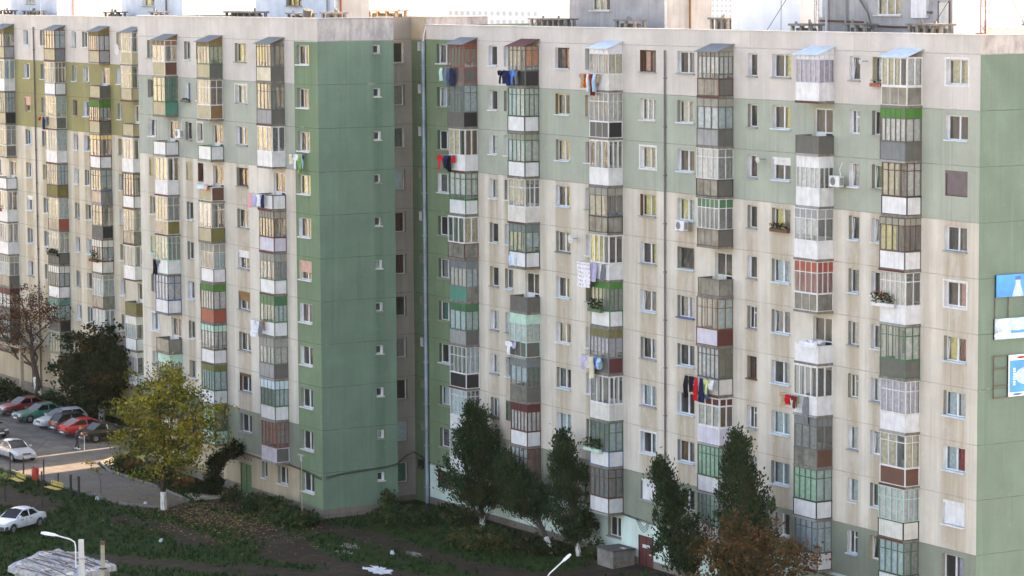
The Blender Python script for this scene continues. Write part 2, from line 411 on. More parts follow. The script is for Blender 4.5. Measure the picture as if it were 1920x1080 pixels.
def balcony_door(parent,base,x0,x1,z0,z1,Y,frm):
    w=x1-x0;h=z1-z0; loc=(x0-base[0],Y-base[1],z0-base[2])
    def mk():
        q=MB(); m=pm(frm); D=.2
        for x in(.003,w-.003): q.face([(x,0,0),(x,D,0),(x,D,h),(x,0,h)],pm('O'))
        q.face([(0,0,h-.003),(0,D,h-.003),(w,D,h-.003),(w,0,h-.003)],pm('O'))
        f=.07;a,b_=.12,.18; cx=w*.52
        for x in(0,cx-f/2,w-f): q.box(x,x+f,a,b_,0,h,m)
        for z in(0,h-f,h*.42):
            q.box(f,cx-f/2,a,b_,z,z+f,m); q.box(cx+f/2,w-f,a,b_,z,z+f,m)
        q.box(f,cx-f/2,a+.02,b_-.02,f,h*.42,m)
        return q.mesh('balcony_door')
    o=link('balcony_door',cached(('bd',round(w,2),round(h,2),frm),mk),parent,loc)
    def mk():
        q=MB(); q.face([(f_,.15,.07) for f_ in(.07,w-.07)]+[(f_,.15,h-.07) for f_ in(w-.07,.07)],CLEAR); return q.mesh('pane')
    link('pane',cached(('bdp',round(w,2),round(h,2)),mk),o)
    return o
def facade(q,Y,X0,X1,Z0,Z1,holes,zone,xc=(),zc=()):
    xs=sorted(set([X0,X1]+[v for h in holes for v in h[:2] if X0<v<X1]+[x for x in xc if X0<x<X1]))
    zs=sorted(set([Z0,Z1]+[v for h in holes for v in h[2:] if Z0<v<Z1]+[z for z in zc if Z0<z<Z1]))
    for i in range(len(xs)-1):
        a,b_=xs[i],xs[i+1]; xm=(a+b_)/2
        hh=[h for h in holes if h[0]<xm<h[1]]
        # merge vertical runs of the same paint
        run=None
        for j in range(len(zs)-1):
            c_,e=zs[j],zs[j+1]; zm=(c_+e)/2
            mt=None if any(h[2]<zm<h[3] for h in hh) else zone(xm,zm)
            if run and run[2] is mt: run[1]=e
            else:
                if run and run[2]: q.face([(a,Y,run[0]),(b_,Y,run[0]),(b_,Y,run[1]),(a,Y,run[1])],run[2])
                run=[c_,e,mt]
        if run and run[2]: q.face([(a,Y,run[0]),(b_,Y,run[0]),(b_,Y,run[1]),(a,Y,run[1])],run[2])
def wallx(q,X,Y0,Y1,Z0,Z1,holes,zone,zc=(),flip=False):
    t=MB(); facade(t,0,Y0,Y1,Z0,Z1,holes,zone,(),zc)
    for f,mi in zip(t.f,t.m): q.face([(X,t.v[i][0],t.v[i][2]) for i in f],t.mats[mi])
def block(root,base,Y,cols,bcols,rows,off,depth,overrides,specs,roofs,holes_extra=(),doorfr=None):
    """windows, balconies and balcony doors of one front; returns the openings in the wall"""
    holes=[]
    for ci,(x0,x1) in enumerate(cols):
        for r in rows[ci]:
            z1=off-H*r-.27; z0=off-H*r-1.53
            holes.append((x0,x1,z0,z1))
            window(root,base,x0,x1,z0,z1,Y,overrides.get((ci,r)) or rstyle(x1-x0))
    for bi,(XL,XR) in enumerate(bcols):
        for r,spec in enumerate(specs[bi]):
            if not spec: continue
            zJ=off-H*r
            balcony(root,base,XL,XR,Y,zJ,depth,spec,roofs[bi] if r==0 else None)
            x0,x1=XR-1.72,XR-.1
            holes.append((x0,x1,zJ-2.55,zJ-.3))
            balcony_door(root,base,x0,x1,zJ-2.55,zJ-.3,Y,R.choice('WWWOBw') if spec[0]!='o' else R.choice('WOW'))
    return holes
def parapet_box(q,x0,x1,y0,y1,z0,z1,m): q.box(x0,x1,y0,y1,z0,z1,m)
# ================================================================== the long block (right)
S1=["s R - - w D D R","s S - - P D K D","p W - c w W W W","s N - W W W W N","p W - - c g g M","s S S O P T g S","s N N P P G D S","s W - - P K K W","s W - P - W W W","s W - W W W W W"]
S2=["s D - c o K K D","s N - P W W W K","s N d P W W W K","s W - c - O O W","s N S c P W W K","o W - - - D D D","s m m P W D D m","s S S P N g D D","s M M W W W W B","s B - P R l l D"]  # cream curtain above the off-white parapet imitates a yellow reflection in the glass
S3=["s W W - c O O W","s W - G O D K W","f W - - - W W W","s D d c - g g K","p W - y - W W W","s N V c G W W N","s S l L L D M S","f W - - - O O W","s N - S P W W U","s B - S G W W B"]  # cream curtain under the drab header is a painted yellow glass reflection
S4=["s D - W W g D M","s D d P P G D D","s W - W G g D K","s W N G - g D B","o W - - - g g D","s w - - P L M B","s D - W l O O D","p W M O w L L W","s N - m m W W B","s S - m P W W G"]
S5=["s L W L L W W W","o W - - - D D D","s W W W - W W W","s W G W - W W W","s W R q q g g W","o W - - - W W W","p W - - - W W W","s D S G - g B D","s N - m P W W K","s S - P P W W B"]
S6=["p W - c W g g O","s D V W W S D D","s B - c W W W K","s B d y - W W D","s W - O - W W W","s N - - W D D N","s W - L L W W O","s W - c c B B W","s m - W L O O K","s N - P G W W K"]
RB=[('S','B'),('M','-'),('P','W'),('S','d'),('P','W'),('P','-')]
bB=(-27.6,6.0,GZ)
rootB=thing('apartment_building','long panel apartment block with sage band and six balcony columns in the right half','building',bB)
colsB=[(-53.83,-52.04),(-47.29,-46.25),(-45.45,-44.5),(-39.41,-37.79),(-36.07,-35.1),(-30.17,-28.52),(-26.36,-24.66),(-19.54,-18.65),(-17.28,-15.59),(-10.47,-9.58),(-8.55,-7.5),(-2.63,-.91)]
bcB=[(-50.72,-48.7),(-43.24,-41.29),(-34.04,-32.03),(-22.92,-20.89),(-13.79,-11.79),(-6.52,-4.5)]
ov={}
def O(c,r,*a,**k): ov[(c,r)]=st(*a,**k)
# window w8 (last column) top to bottom
O(11,0,'W','W','2','c','-',surround=1);O(11,1,'W','W','2','-','P');O(11,2,'v','v','2','#v.98','-');O(11,3,'W','W','2','-S','G');O(11,4,'W','W','2','-p','-',surround=1)
O(11,5,'d','W','2t','yR','P');O(11,6,'d','W','2','PW','P');O(11,7,'W','W','2','Pr','P');O(11,8,'W','W','2','#W.97','W');O(11,9,'d','W','2','-L','-')
# window w4
O(5,0,'B','B','2','p-','G');O(5,1,'O','W','3','O','O');O(5,2,'W','W','2','c','W',surround=1);O(5,3,'B','O','2','y','G');O(5,4,'W','W','2','-y','G');O(5,5,'W','W','2t','-S','P');O(5,6,'d','W','2','-W','G');O(5,7,'W','W','2','PW','G');O(5,8,'W','W','2','-P','W',surround=1);O(5,9,'S','W','2','#W.99','G')
# w5
O(6,0,'W','W','2','-G','G');O(6,1,'d','O','2','O','P');O(6,2,'W','W','2','-w','P');O(6,3,'O','W','2','yP','P');O(6,4,'d','d','1','-','P');O(6,5,'d','W','2','GP','U');O(6,6,'d','W','2','-S','P');O(6,7,'W','W','2','-','P');O(6,8,'d','W','2','wG','P')
# w2
O(3,0,'W','B','2','-p','P');O(3,1,'w','c','2','G-','P');O(3,2,'d','O','2','c','P');O(3,3,'W','W','2','-y','P');O(3,4,'d','O','2','G','S');O(3,5,'W','W','2','-y','P');O(3,6,'W','W','2','c-','W');O(3,7,'d','W','2','GM','P');O(3,8,'W','W','2','P','W')
# w6
O(8,0,'W','W','2','-y','G');O(8,1,'O','W','2','-y','P');O(8,2,'W','W','2','#W.35','P');O(8,3,'d','O','2','yG','-');O(8,4,'d','W','2','P','P');O(8,5,'d','W','2t','GS','P');O(8,6,'W','W','2','-O','P');O(8,7,'O','W','2','P','P');O(8,8,'d','W','2','P','P')
# w1 (left column on the green strip)
for r_,c_ in enumerate(['GG','P-','-S','S-','--','G-','T','-','P','S']): O(0,r_,'e' if r_ not in(3,) else 'W','W','2t' if r_<2 else '2',c_ if c_!='--' else '-','W' if r_ in(0,3,7) else 'd')
for r_ in range(10):
    O(7,r_,'W' if r_ in(0,2,4,7) else 'd','B' if r_==6 else 'W','1' if r_<5 else 'T','M' if r_ in(2,6) else '-','G' if r_!=6 else 'B')
O(1,2,'W','W','1','W','W');O(1,3,'W','W','1','O','W');O(9,0,'W','W','1t','-','G');O(9,3,'d','W','1t','-','P');O(10,2,'d','W','1t','V','d');O(2,8,'e','e','1','#e.99','-')
rowsB=[range(10)]*12
rowsB=[range(10) for _ in colsB]
hB=block(rootB,bB,0.0,colsB,bcB,rowsB,0.0,.97,ov,[S1,S2,S3,S4,S5,S6],RB)
# ground floor openings
gB=[(-54.16,-52.3,-28.95,-27.82,st('K','B','1','-','-')),(-36.31,-35.4,-28.98,-27.81,st('d','W','1','-','W')),(-33.71,-32.3,-28.97,-27.76,st('d','W','2','-','d')),(-46.6,-45.2,-28.9,-27.9,st('K','D','2','-','d'))]
for a in gB: hB.append(a[:4]); window(rootB,bB,*a[:4],0.0,a[4])
hB.append((-30.44,-28.85,-30.35,-28.4))
def zoneB(x,z):
    if z<-29.75: return PLINTH
    if z<-27.5: return MINT
    if z>0: return CREAM1
    if x<-48.95: return STRIPG
    if z>-2.75: return CREAM1
    if z>-8.25: return BAND
    if z>-24.75: return CREAM2
    return LOWG
q=MB()
ZB=.93
facade(q,0,-55.2,0,GZ-.5,ZB,hB,zoneB,(-48.95,),(0,-2.75,-8.25,-24.75,-27.5,-29.75))
zE=lambda x,z: PLINTH if z<-29.75 else (PARAP if z>-.02 else ENDL)
wallx(q,0,0,12,GZ-.5,ZB,[],zE,(-.02,-29.75))
q.face([(-55.2,12,GZ),(-55.2,12,ZB),(0,12,ZB),(0,12,GZ)],CREAM2)
q.face([(-55.2,0.05,GZ),(-55.2,12,GZ),(-55.2,12,ZB),(-55.2,0.05,ZB)],ENDG)
for x0,x1,y0,y1 in((-55.2,0,.22,.221),(-.221,-.22,.22,11.8)):
    q.face([(x0,y0,.4),(x1,y1 if x1-x0<1 else y0,.4),(x1,y1 if x1-x0<1 else y0,ZB),(x0,y0,ZB)],PARAP)
wb=q.build('wall',rootB,tuple(-v for v in bB))
q=MB(); q.face([(-55.2,.2,.45),(-.2,.2,.45),(-.2,12,.45),(-55.2,12,.45)],ROOFM); 
q.build('roof',rootB,tuple(-v for v in bB))
q=MB()
for i in range(24):
    a=-55.25+i*2.31; jz=R.uniform(-.008,.008)
    q.box(a,a+2.29,-.07,.25,ZB+.002,ZB+.05+jz,COPING)
q.box(-.25,.07,.25,12,ZB+.002,ZB+.045,COPING)
q.build('roof_coping',rootB,tuple(-v for v in bB))
def rooms(root,base,x0,x1,Y,off,n=11):
    q=MB(); q.face([(x0,Y+2.6,GZ),(x1,Y+2.6,GZ),(x1,Y+2.6,off+.2),(x0,Y+2.6,off+.2)],ROOMM)
    for r in range(n+1):
        z=off-H*r-.02
        q.face([(x0,Y+.4,z),(x1,Y+.4,z),(x1,Y+2.6,z),(x0,Y+2.6,z)],ROOMM)
    x=x0+.5
    while x<x1: q.face([(x,Y+.5,GZ),(x,Y+2.6,GZ),(x,Y+2.6,off),(x,Y+.5,off)],ROOMM); x+=3.43
    q.build('interior_wall',root,tuple(-v for v in base))
rooms(rootB,bB,-55.1,-.1,0,0)
# entrance door with a paper notice
q=MB(); q.box(-30.4,-28.88,.05,.11,-30.35,-28.43,pm('M')); q.box(-29.66,-29.63,.03,.05,-30.3,-28.5,pm('K'))
dr=q.build('door',rootB,tuple(-v for v in bB))
q=MB(); q.box(-30.05,-29.3,.034,.048,-29.12,-28.92,pm('W')); q.box(-29.35,-29.15,.035,.048,-29.5,-29.42,pm('W')); q.build('notice',dr)
def pipe(root,base,x,y,z0,z1,r,m,name='drainpipe',br=2.75):
    q=MB(); q.tube([(x,y,z0),(x,y,z1)],r,m,8)
    z=z0+1
    while z<z1: q.box(x-r*1.5,x+r*1.5,y-r*1.2,y+r+.06,z,z+.06,m); z+=br
    q.build(name,root,tuple(-v for v in base))
PIPEB=M('pipe_bluegrey',(.27,.34,.42),.5,.25,1.2)
pipe(rootB,bB,-55.35,-.14,-30.2,-.1,.115,PIPEB)
pipe(rootB,bB,-27.5,-.1,-27.6,-.25,.055,M('pipe_dark',(.13,.12,.13),.6,.3,1.0))
q=MB(); q.tube([(-55.35,-.14,-.1),(-55.3,-.1,.35),(-55.25,.05,.9)],.05,pm('W'),6); q.build('downspout',rootB,tuple(-v for v in bB))
# rooftop houses
PG=M('penthouse_grey',(.36,.35,.36),.9,.2,.8,streak=.35); PW=M('penthouse_white',(.78,.79,.83),.8,.08,.8,streak=.12); PC=M('penthouse_cream',(.55,.52,.48),.9,.15,.8,streak=.3); PBL=M('penthouse_bluish',(.55,.6,.68),.85,.12,.8,streak=.2)
def rooftop(root,base,x0,x1,y0,y1,z0,mf,ms,wins=(),doors=(),pipes=()):
    inv=tuple(-v for v in base); z1=z0+3.3
    q=MB(); hol=[w_[:4] for w_ in wins]
    facade(q,y0,x0,x1,z0,z1,hol,lambda x,z:mf)
    q.face([(x1,y0,z0),(x1,y1,z0),(x1,y1,z1),(x1,y0,z1)],ms); q.face([(x0,y1,z0),(x0,y0,z0),(x0,y0,z1),(x0,y1,z1)],mf)
    q.face([(x1,y1,z0),(x0,y1,z0),(x0,y1,z1),(x1,y1,z1)],ms); q.box(x0-.2,x1+.2,y0-.2,y1+.2,z1,z1+.2,ROOFM)
    q.face([(x0,y0+1.5,z0),(x1,y0+1.5,z0),(x1,y0+1.5,z1),(x0,y0+1.5,z1)],ROOMM)
    o=q.build('rooftop_house',root,inv)
    for w_ in wins: window(o,(0,0,0),*w_[:4],y0,w_[4])
    for a,b_ in doors: 
        d_=MB(); d_.box(a,b_,y0-.04,y0-.005,z0,z0+2.0,pm('O')); d_.box(a-.08,a,y0-.05,y0-.005,z0,z0+2.08,pm('B')); d_.box(b_,b_+.08,y0-.05,y0-.005,z0,z0+2.08,pm('B')); d_.build('door',o)
    for (px,py,k) in pipes:
        d_=MB(); d_.tube([(px,py,z0),(px,py,z1)],.07,pm(k),6); d_.build('drainpipe',o)
    return o
rooftop(rootB,bB,-44.2,-33.4,4,7.2,.45,PG,PC,[(-41.75,-39.55,1.86,3.2,st('O','O','3','O-','O'))],(),[(-33.3,3.85,'W'),(-33.25,5.55,'w')])
rooftop(rootB,bB,-26.8,-20.2,4,7.0,.45,PW,PW,(),())
r2=rooftop(rootB,bB,-18.5,-7.1,4,6.0,.45,PG,PW,[(-13.55,-11.3,1.76,3.2,st('O','W','3','cc','O'))],[(-8.15,-7.35)],[(-15.9,3.85,'G'),(-17.6,3.85,'W')])
q=MB(); q.box(-10.25,-9.0,3.8,3.99,1.65,3.1,pm('W')); q.box(-9.0,-8.7,3.85,3.99,1.9,2.0,pm('D')); q.build('meter_box',r2)
q=MB(); q.tube([(-15.0,3.9,3.3),(-14.6,3.85,2.5),(-13.9,3.8,1.9),(-13.6,3.8,1.2)],.05,pm('D'),6); q.tube([(-18.4,3.9,1.45),(-14.2,3.88,1.4),(-13.2,3.8,.9)],.05,pm('B'),6); q.tube([(-13.5,3.9,1.2),(-9.5,3.9,1.15)],.05,pm('B'),6); q.build('pipework',r2)
def vent(root,base,x0,x1,y,z0,z1,m1,m2,n):
    q=MB(); t=.09; d=.8
    q.box(x0-.12,x1+.12,y-.15,y+d+.15,z1-t,z1+R.uniform(-.01,.03),m2)
    for i in range(n+1):
        x=x0+(x1-x0)*i/n; q.box(x-.09,x+.09,y,y+.15,z0,z1-t,m1); q.box(x-.09,x+.09,y+d-.15,y+d,z0,z1-t,m1)
    q.box(x0,x1,y+.3,y+.5,z0,z0+(z1-z0)*.75,pm('D'))
    for i in range(R.randint(1,3)):
        x=R.uniform(x0,x1); q.tube([(x,y+.3,z1),(x,y+.3,z1+R.uniform(.1,.25))],.07,m1,6)
    return q.build('roof_vent',root,tuple(-v for v in base))
VC=M('vent_concrete',(.27,.25,.23),.9,.35,3); VC2=M('vent_slab',(.2,.185,.17),.9,.35,3); VBR=M('vent_brick',(.42,.25,.16),.9,.3,5)
for x0,x1,y,z1,n in((-44.7,-40.8,1.5,1.42,6),(-35,-33.1,1.5,1.42,2),(-30.3,-28.7,5,1.5,3),(-17.6,-16,1.5,1.3,2),(-13.4,-11.9,2,1.36,2),(-7.5,-5,1.5,1.4,4),(-4.9,-2.5,7,1.36,3)): vent(rootB,bB,x0,x1,y,.45,z1,VC,VC2,n)
# ================================================================== the block with the green end wall (centre)
bA=(-69,-2,GZ)
rootA=thing('apartment_building','nearer stair-stepped apartment block whose blank green end wall faces the recess','building',bA)
invA=tuple(-v for v in bA)
A1=["s W w c - t B O","s N - c T t T N","o W - - - W W D","p W - c - W W O","s O - c G g l O","s m - - G W W m","s U - W W W W U","o W - - - g g D","s m m - G g g D","s N - m m W W N"]  # tan parapet fronts: sunlit reflection in wired glass, put into the colour
A2=["s N w - c t D N","s W - c w t w O","o W - - - W W N","o B - - - t B O","s O - W - t l D","s O d G P W W D","s D V W W R R D","s D m W W W W D","s N l P P W W N","s N - m - m m N"]
A3=["s D - y - c D D","s D - c - G D D","p W - c S W W W","o W - - - W W K","s B d c - L L M","s S d - G W W N","s N N - P W W N","s S d O O G D D","s N P G P W W N","s R - p G L D L"]
colsA=[(-81.2,-79.85),(-75,-73.95),(-73.07,-72.2),(-67,-65.25),(-57.93,-56.2)]
bcA=[(-78.19,-76.14),(-70.9,-68.92),(-61.82,-59.72)]
ov={}
for r_,a in enumerate([('d','W','2','-y'),('d','O','3','-y'),('d','W','2t','-y'),('d','W','2','yy'),('W','W','2','-y'),('c','W','2','#p.6'),('W','W','2','B-'),('W','W','2','-'),('d','W','2','-P'),('d','W','2','-W'),('d','W','2','-S')]): O(4,r_,*a,'W')
for r_,a in enumerate([('d','O','2','yy'),('O','W','2','OO'),('W','W','2','G-'),('d','B','2','-c'),('d','W','2','-O'),('W','W','2','#W.4'),('d','W','2','#w.5'),('d','W','2','-'),('B','W','2','#B.2'),('d','W','2','-G')]): O(3,r_,*a,'G' if r_ else 'd',**({'surround':1} if r_==1 else {}))
O(0,3,'t','t','2','#t.99','-');O(0,5,'m','m','2','#t.9','m');O(1,3,'t','t','1','#t.99','-');O(0,2,'W','W','2','-','W');O(0,7,'W','W','2','P-','W',surround=1);O(2,2,'O','O','1','-','-',surround=1)
ov[(2,3)]=st('B','B','1','-','-')
hA=block(rootA,bA,-7.95,colsA,bcA,[range(10),range(10),range(10),range(10),range(11)],0.0,.95,ov,[A1,A2,A3],[('S','w'),('S','w'),('S','-')])
for a in((-63.82,-63.0,-28.98,-27.79,st('d','W','1','-','W')),(-61.45,-59.95,-29.03,-27.83,st('d','W','2','-','W'))): hA.append(a[:4]); window(rootA,bA,*a[:4],-7.95,a[4])
hA.append((-67.09,-65.4,-30.36,-28.4))
ZA=1.42
def zoneA(x,z):
    if z<-29.85: return PLINTH
    if x>-58.3 and z<-.05: return STRIPG
    if z>-2.75 or x>-59.05 and z>-2.75: return CREAM1
    if z>-8.25: return BANDA
    if z>-24.75: return CREAMA
    if z>-27.5: return LOWG
    return TANW
q=MB()
facade(q,-7.95,-82.8,-55,GZ-.5,ZA,hA,zoneA,(-59.05,-58.3),(-.05,-2.75,-8.25,-24.75,-27.5,-29.85))
hE=[(-3.98,-3.5,-H*r-.86,-H*r-.28) for r in range(11)]
zE=lambda x,z: PLINTH if z<-29.85 else (PARAP if z>-.02 else ENDG)
wallx(q,-55,-7.95,-2.5,GZ-.5,ZA,hE,zE,(-.02,-29.85))
hT=[(-1.3,-.5,-H*r-1.55,-H*r-.2) for r in range(11)]
wallx(q,-57.24,-2.5,.05,GZ-.5,ZA,hT,lambda x,z: PLINTH if z<-29.9 else TAUPE,(-.02,-29.9))
q.face([(-55,-2.5,GZ),(-57.24,-2.5,GZ),(-57.24,-2.5,ZA),(-55,-2.5,ZA)],TAUPE)
hD=[(-56.45,-55.98,-H*r-.75,-H*r-.15) for r in range(10)]
facade(q,.05,-57.24,-55.2,GZ-.5,ZA,hD,lambda x,z: TANW if z>-.05 else STRIPG,(),(-.05,))
q.face([(-55.2,.05,.4),(-55.2,4.6,.4),(-55.2,4.6,ZA),(-55.2,.05,ZA)],PARAP)
q.face([(-82.8,4.6,GZ),(-82.8,-7.95,GZ),(-82.8,-7.95,ZA),(-82.8,4.6,ZA)],ENDG)
q.face([(-55.2,4.6,GZ),(-82.8,4.6,GZ),(-82.8,4.6,ZA),(-55.2,4.6,ZA)],CREAM2)
q.build('wall',rootA,invA)
q=MB(); q.face([(-82.8,-7.8,1.0),(-55.1,-7.8,1.0),(-55.1,-2.5,1.0),(-57.24,-2.5,1.0),(-57.24,.05,1.0),(-55.2,.05,1.0),(-55.2,4.6,1.0),(-82.8,4.6,1.0)],ROOFM)
q.build('roof',rootA,invA)
q=MB()
for i in range(12):
    a=-82.85+i*2.31; q.box(a,a+2.29,-8.02,-7.72,ZA+.002,ZA+.05+R.uniform(-.01,.01),COPING)
q.box(-55.25,-54.93,-7.72,-2.5,ZA+.002,ZA+.045,COPING); q.box(-57.2,-55,-2.66,-2.44,ZA+.045,ZA+.06,COPING); q.box(-57.3,-55.25,-.02,.25,ZA+.002,ZA+.04,COPING); q.box(-55.4,-55.13,.25,4.6,ZA+.002,ZA+.045,COPING)
q.build('roof_coping',rootA,invA)
for r in range(11):
    y0,y1,z0,z1=hE[r]; window(rootA,bA,y0,y1,z0,z1,-55,st('W' if r not in(3,4) else 'd','W','1','-' if r not in(5,9) else 'P','O' if r%3 else 'd'),axis='x')
    y0,y1,z0,z1=hT[r]; window(rootA,bA,y0,y1,z0,z1,-57.24,st('O' if r in(0,2) else 'd','O',"1",['-','G','S','P','M','M','-','G','-','P','T'][r],'d'),axis='x')
for r in range(10): window(rootA,bA,*hD[r],.05,st('W' if r in(0,1,2,4,7) else 'd','d','1','-','-'))
rooms(rootA,bA,-82.7,-55.3,-7.95,0)
q=MB(); q.box(-67.06,-65.43,-7.9,-7.84,-30.36,-28.43,pm('N')); q.box(-66.27,-66.23,-7.92,-7.9,-30.3,-28.5,pm('K')); q.box(-66.36,-66.3,-7.94,-7.9,-29.5,-29.3,METAL)
q.build('door',rootA,invA)
rooftop(rootA,bA,-73.9,-61.8,-3,-.6,1.0,PBL,PC,[(-69.2,-66.9,2.1,3.9,st('d','w','3','y-','d'))],(),[(-62.9,-3.15,'G'),(-61.7,-2.75,'R')])
for x0,x1,y,z1,n,a,b_ in((-66.8,-62.9,2,1.8,3,VBR,VC),(-58.1,-56.4,-6,1.78,2,VC,VC),(-61.0,-58.8,-7,1.75,2,VC,VC),(-70.3,-65.7,-7,1.78,5,VC2,VC2),(-82.6,-81.4,-7,1.72,1,VC2,VC2)): vent(rootA,bA,x0,x1,y,1.0,z1,a,b_,n)
q=MB(); q.tube([(-58.9,-6.7,1.3),(-58.7,-6.7,1.95)],.3,pm('D'),8); q.build('roof_cowl',rootA,invA)
# ================================================================== the far block (left)
bC=(-110,5,GZ)
rootC=thing('apartment_building','far apartment block with olive band behind the trees and parked cars, left edge of photo','building',bC)
invC=tuple(-v for v in bC)
C0=["s D l c - t G D","f W - - P W W W","s S - c P t K D","s O - c G g D O","o W - - - W W D","p W - - - W W O","f W - - - W W W","s O d P G g D D","s B M P - D K M","s S - P - g g D"]  # tan fronts here too paint the yellow reflection seen in wired glass
C1=["s B - c P t S B","s O - c - W W D","s O - c P t D O","s O - O P W W O","s S - - P l l M","s O - c P g R D","s O - - - D D K","s D O G P W W D","s T T P P D K D","s N - - - g g D"]
C2=["s B l c W t G M","o W - - - t D D","s B V c P t D B","s M y c - W W M","s D - c P g g U","s D - c - D K D","s M O - P O O M","s O d P P g g S","p W - P P W W W","s N - - - g g D"]
C3=["s O - c - t t O","s O - c - t t D","o W - - - t t D","f W - - - W W W","s B - - - W W B","s c - - - g g D","f W - - - W W W","o W - - - l l D","s O O P - W W D","s O O L - W W D"]
colsC=[(-128.7,-127.5),(-121.9,-120.6),(-118.26,-117.2),(-111.6,-110.7),(-109.42,-108.1),(-102.64,-101.8)]
bcC=[(-126.5,-124.0),(-115.2,-112.95),(-105.97,-103.96),(-99.75,-97.7)]
hC=block(rootC,bC,-1.0,colsC,bcC,[range(10)]*6,.2,.9,{(1,2):st('t','t','2','#p.6','-'),(1,5):st('W','W','2','#W.3','W'),(1,3):st('d','P','2','PP','P')},[C0,C1,C2,C3],[('S','l'),('S','-'),('S','w'),('S','-')])
hC.append((-121.6,-120.2,-29.9,-28.0))
def zoneC(x,z):
    if z<-29.6: return PLINTH
    if z>-2.55: return CREAM1
    if z>-8.05: return OLIVE
    if z>-24.55: return CREAMC
    return LOWG if z>-27.3 and x>-104 else TANW
ZC=1.12
q=MB(); facade(q,-1,-133,-93.3,GZ-.5,ZC,hC,zoneC,(-104,),(-2.55,-8.05,-24.55,-27.3,-29.6))
for x in(-133,-93.3): q.face([(x,-1,GZ),(x,9,GZ),(x,9,ZC),(x,-1,ZC)],ENDG)
q.face([(-133,9,GZ),(-133,9,ZC),(-93.3,9,ZC),(-93.3,9,GZ)],CREAM2)
q.build('wall',rootC,invC)
q=MB(); q.box(-91.3,-87.2,1.0,1.5,GZ-.5,1.0,ENDG); q.build('added_sun_blocker',rootC,invC)  # added unseen slab, shapes the sunlit strips falling on the road
q=MB(); q.face([(-133,-.9,.75),(-93.3,-.9,.75),(-93.3,9,.75),(-133,9,.75)],ROOFM); q.build('roof',rootC,invC)
q=MB()
for i in range(18): a=-133+i*2.285; q.box(a,a+2.27,-1.07,-.78,ZC+.002,ZC+.05+R.uniform(-.01,.01),COPING)
q.build('roof_coping',rootC,invC)
rooms(rootC,bC,-132.9,-93.4,-1,.2)
q=MB(); q.box(-121.6,-120.2,-.95,-.9,-29.95,-28.02,pm('M')); q.build('door',rootC,invC)
q=MB(); q.box(-127,-119.2,-3.0,-1.02,-26.35,-26.15,TANW); q.box(-126.9,-126.6,-2.9,-2.6,GZ,-26.35,TANW); q.box(-119.7,-119.4,-2.9,-2.6,GZ,-26.35,TANW); q.build('entrance_canopy',rootC,invC)
pipe(rootC,bC,-119.45,-1.1,-30.2,.2,.06,M('pipe_dark',(.13,.12,.13)))
rooftop(rootC,bC,-132.4,-121.8,2,4.8,.75,PBL,PW,[(-128.6,-126.6,2.0,3.6,st('O','W','3','O-','d'))],(),[(-121.7,3.4,'p')])
rooftop(rootC,bC,-108.4,-96.8,2,4.5,.75,PBL,PW,[(-104.3,-102.0,1.9,3.6,st('W','W','2','y-','d'))],(),[(-99.5,1.85,'D')])
for x0,x1,z1,n in((-107.6,-105.3,1.5,2),(-124.8,-122,1.5,3),(-130.1,-128.5,1.5,2)): vent(rootC,bC,x0,x1,.2,.75,z1,VC2,VC2,n)
# aerials on the roofs
for root,base,pts in((rootB,bB,[(-20.9,3.2),(-3.2,8)]),(rootA,bA,[(-75.5,-6.5),(-60.2,-4)]),(rootC,bC,[(-123.6,.3),(-121.2,.3),(-106.2,.3),(-97.5,.5),(-119,1)])):
    for x,y in pts:
        q=MB(); z0=.4 if root is rootB else .7; z1=4.2
        q.tube([(x,y,z0),(x,y,z1)],.03,METAL,5)
        for k in range(5): q.tube([(x-.5+.06*k,y,z1-.1-.16*k),(x+.5-.06*k,y,z1-.1-.16*k)],.012,METAL,4)
        q.build('antenna',root,tuple(-v for v in base))
# ================================================================== ground
def seg_d(px,py,pl):
    best=1e9
    for (ax,ay),(bx_,by) in zip(pl,pl[1:]):
        dx,dy=bx_-ax,by-ay; t=max(0,min(1,((px-ax)*dx+(py-ay)*dy)/(dx*dx+dy*dy))); best=min(best,math.hypot(px-ax-t*dx,py-ay-t*dy))
    return best
ROAD=[(-135,-3.2),(-92,-3.2),(-88.5,-6),(-85.6,-9.2),(-83.8,-11.2),(-79.6,-12.2),(-72.3,-12.1),(-65.5,-12.6),(-64,-14.6),(-67,-16.6),(-73.6,-17.0),(-79,-17.4),(-86,-17.9),(-96,-17.6),(-110,-17),(-135,-17)]
def inpoly(x,y,P):
    c=False; j=len(P)-1
    for i in range(len(P)):
        if (P[i][1]>y)!=(P[j][1]>y) and x<(P[j][0]-P[i][0])*(y-P[i][1])/(P[j][1]-P[i][1])+P[i][0]: c=not c
        j=i
    return c
PATHS=[([(-66,-14.6),(-60,-14.0),(-55,-13.2),(-50,-13.6),(-44,-15.5)],1.3),([(-56.5,-8.8),(-52.5,-9.6),(-47,-8.4),(-41,-8.2),(-36,-7.8),(-30,-6)],.55),([(-62,-19),(-57,-17.5),(-52,-18)],.5),([(-84,-22.6),(-76,-22),(-70,-21.5)],1.6),
       ([(-46,-15),(-40,-14),(-33,-11),(-30,-6)],.7),([(-50,-25),(-44,-21),(-38,-16)],.6),([(-66,-10.2),(-62,-10.4),(-59.5,-9.2)],.7),([(-31,-1),(-29.6,-8)],1.0)]
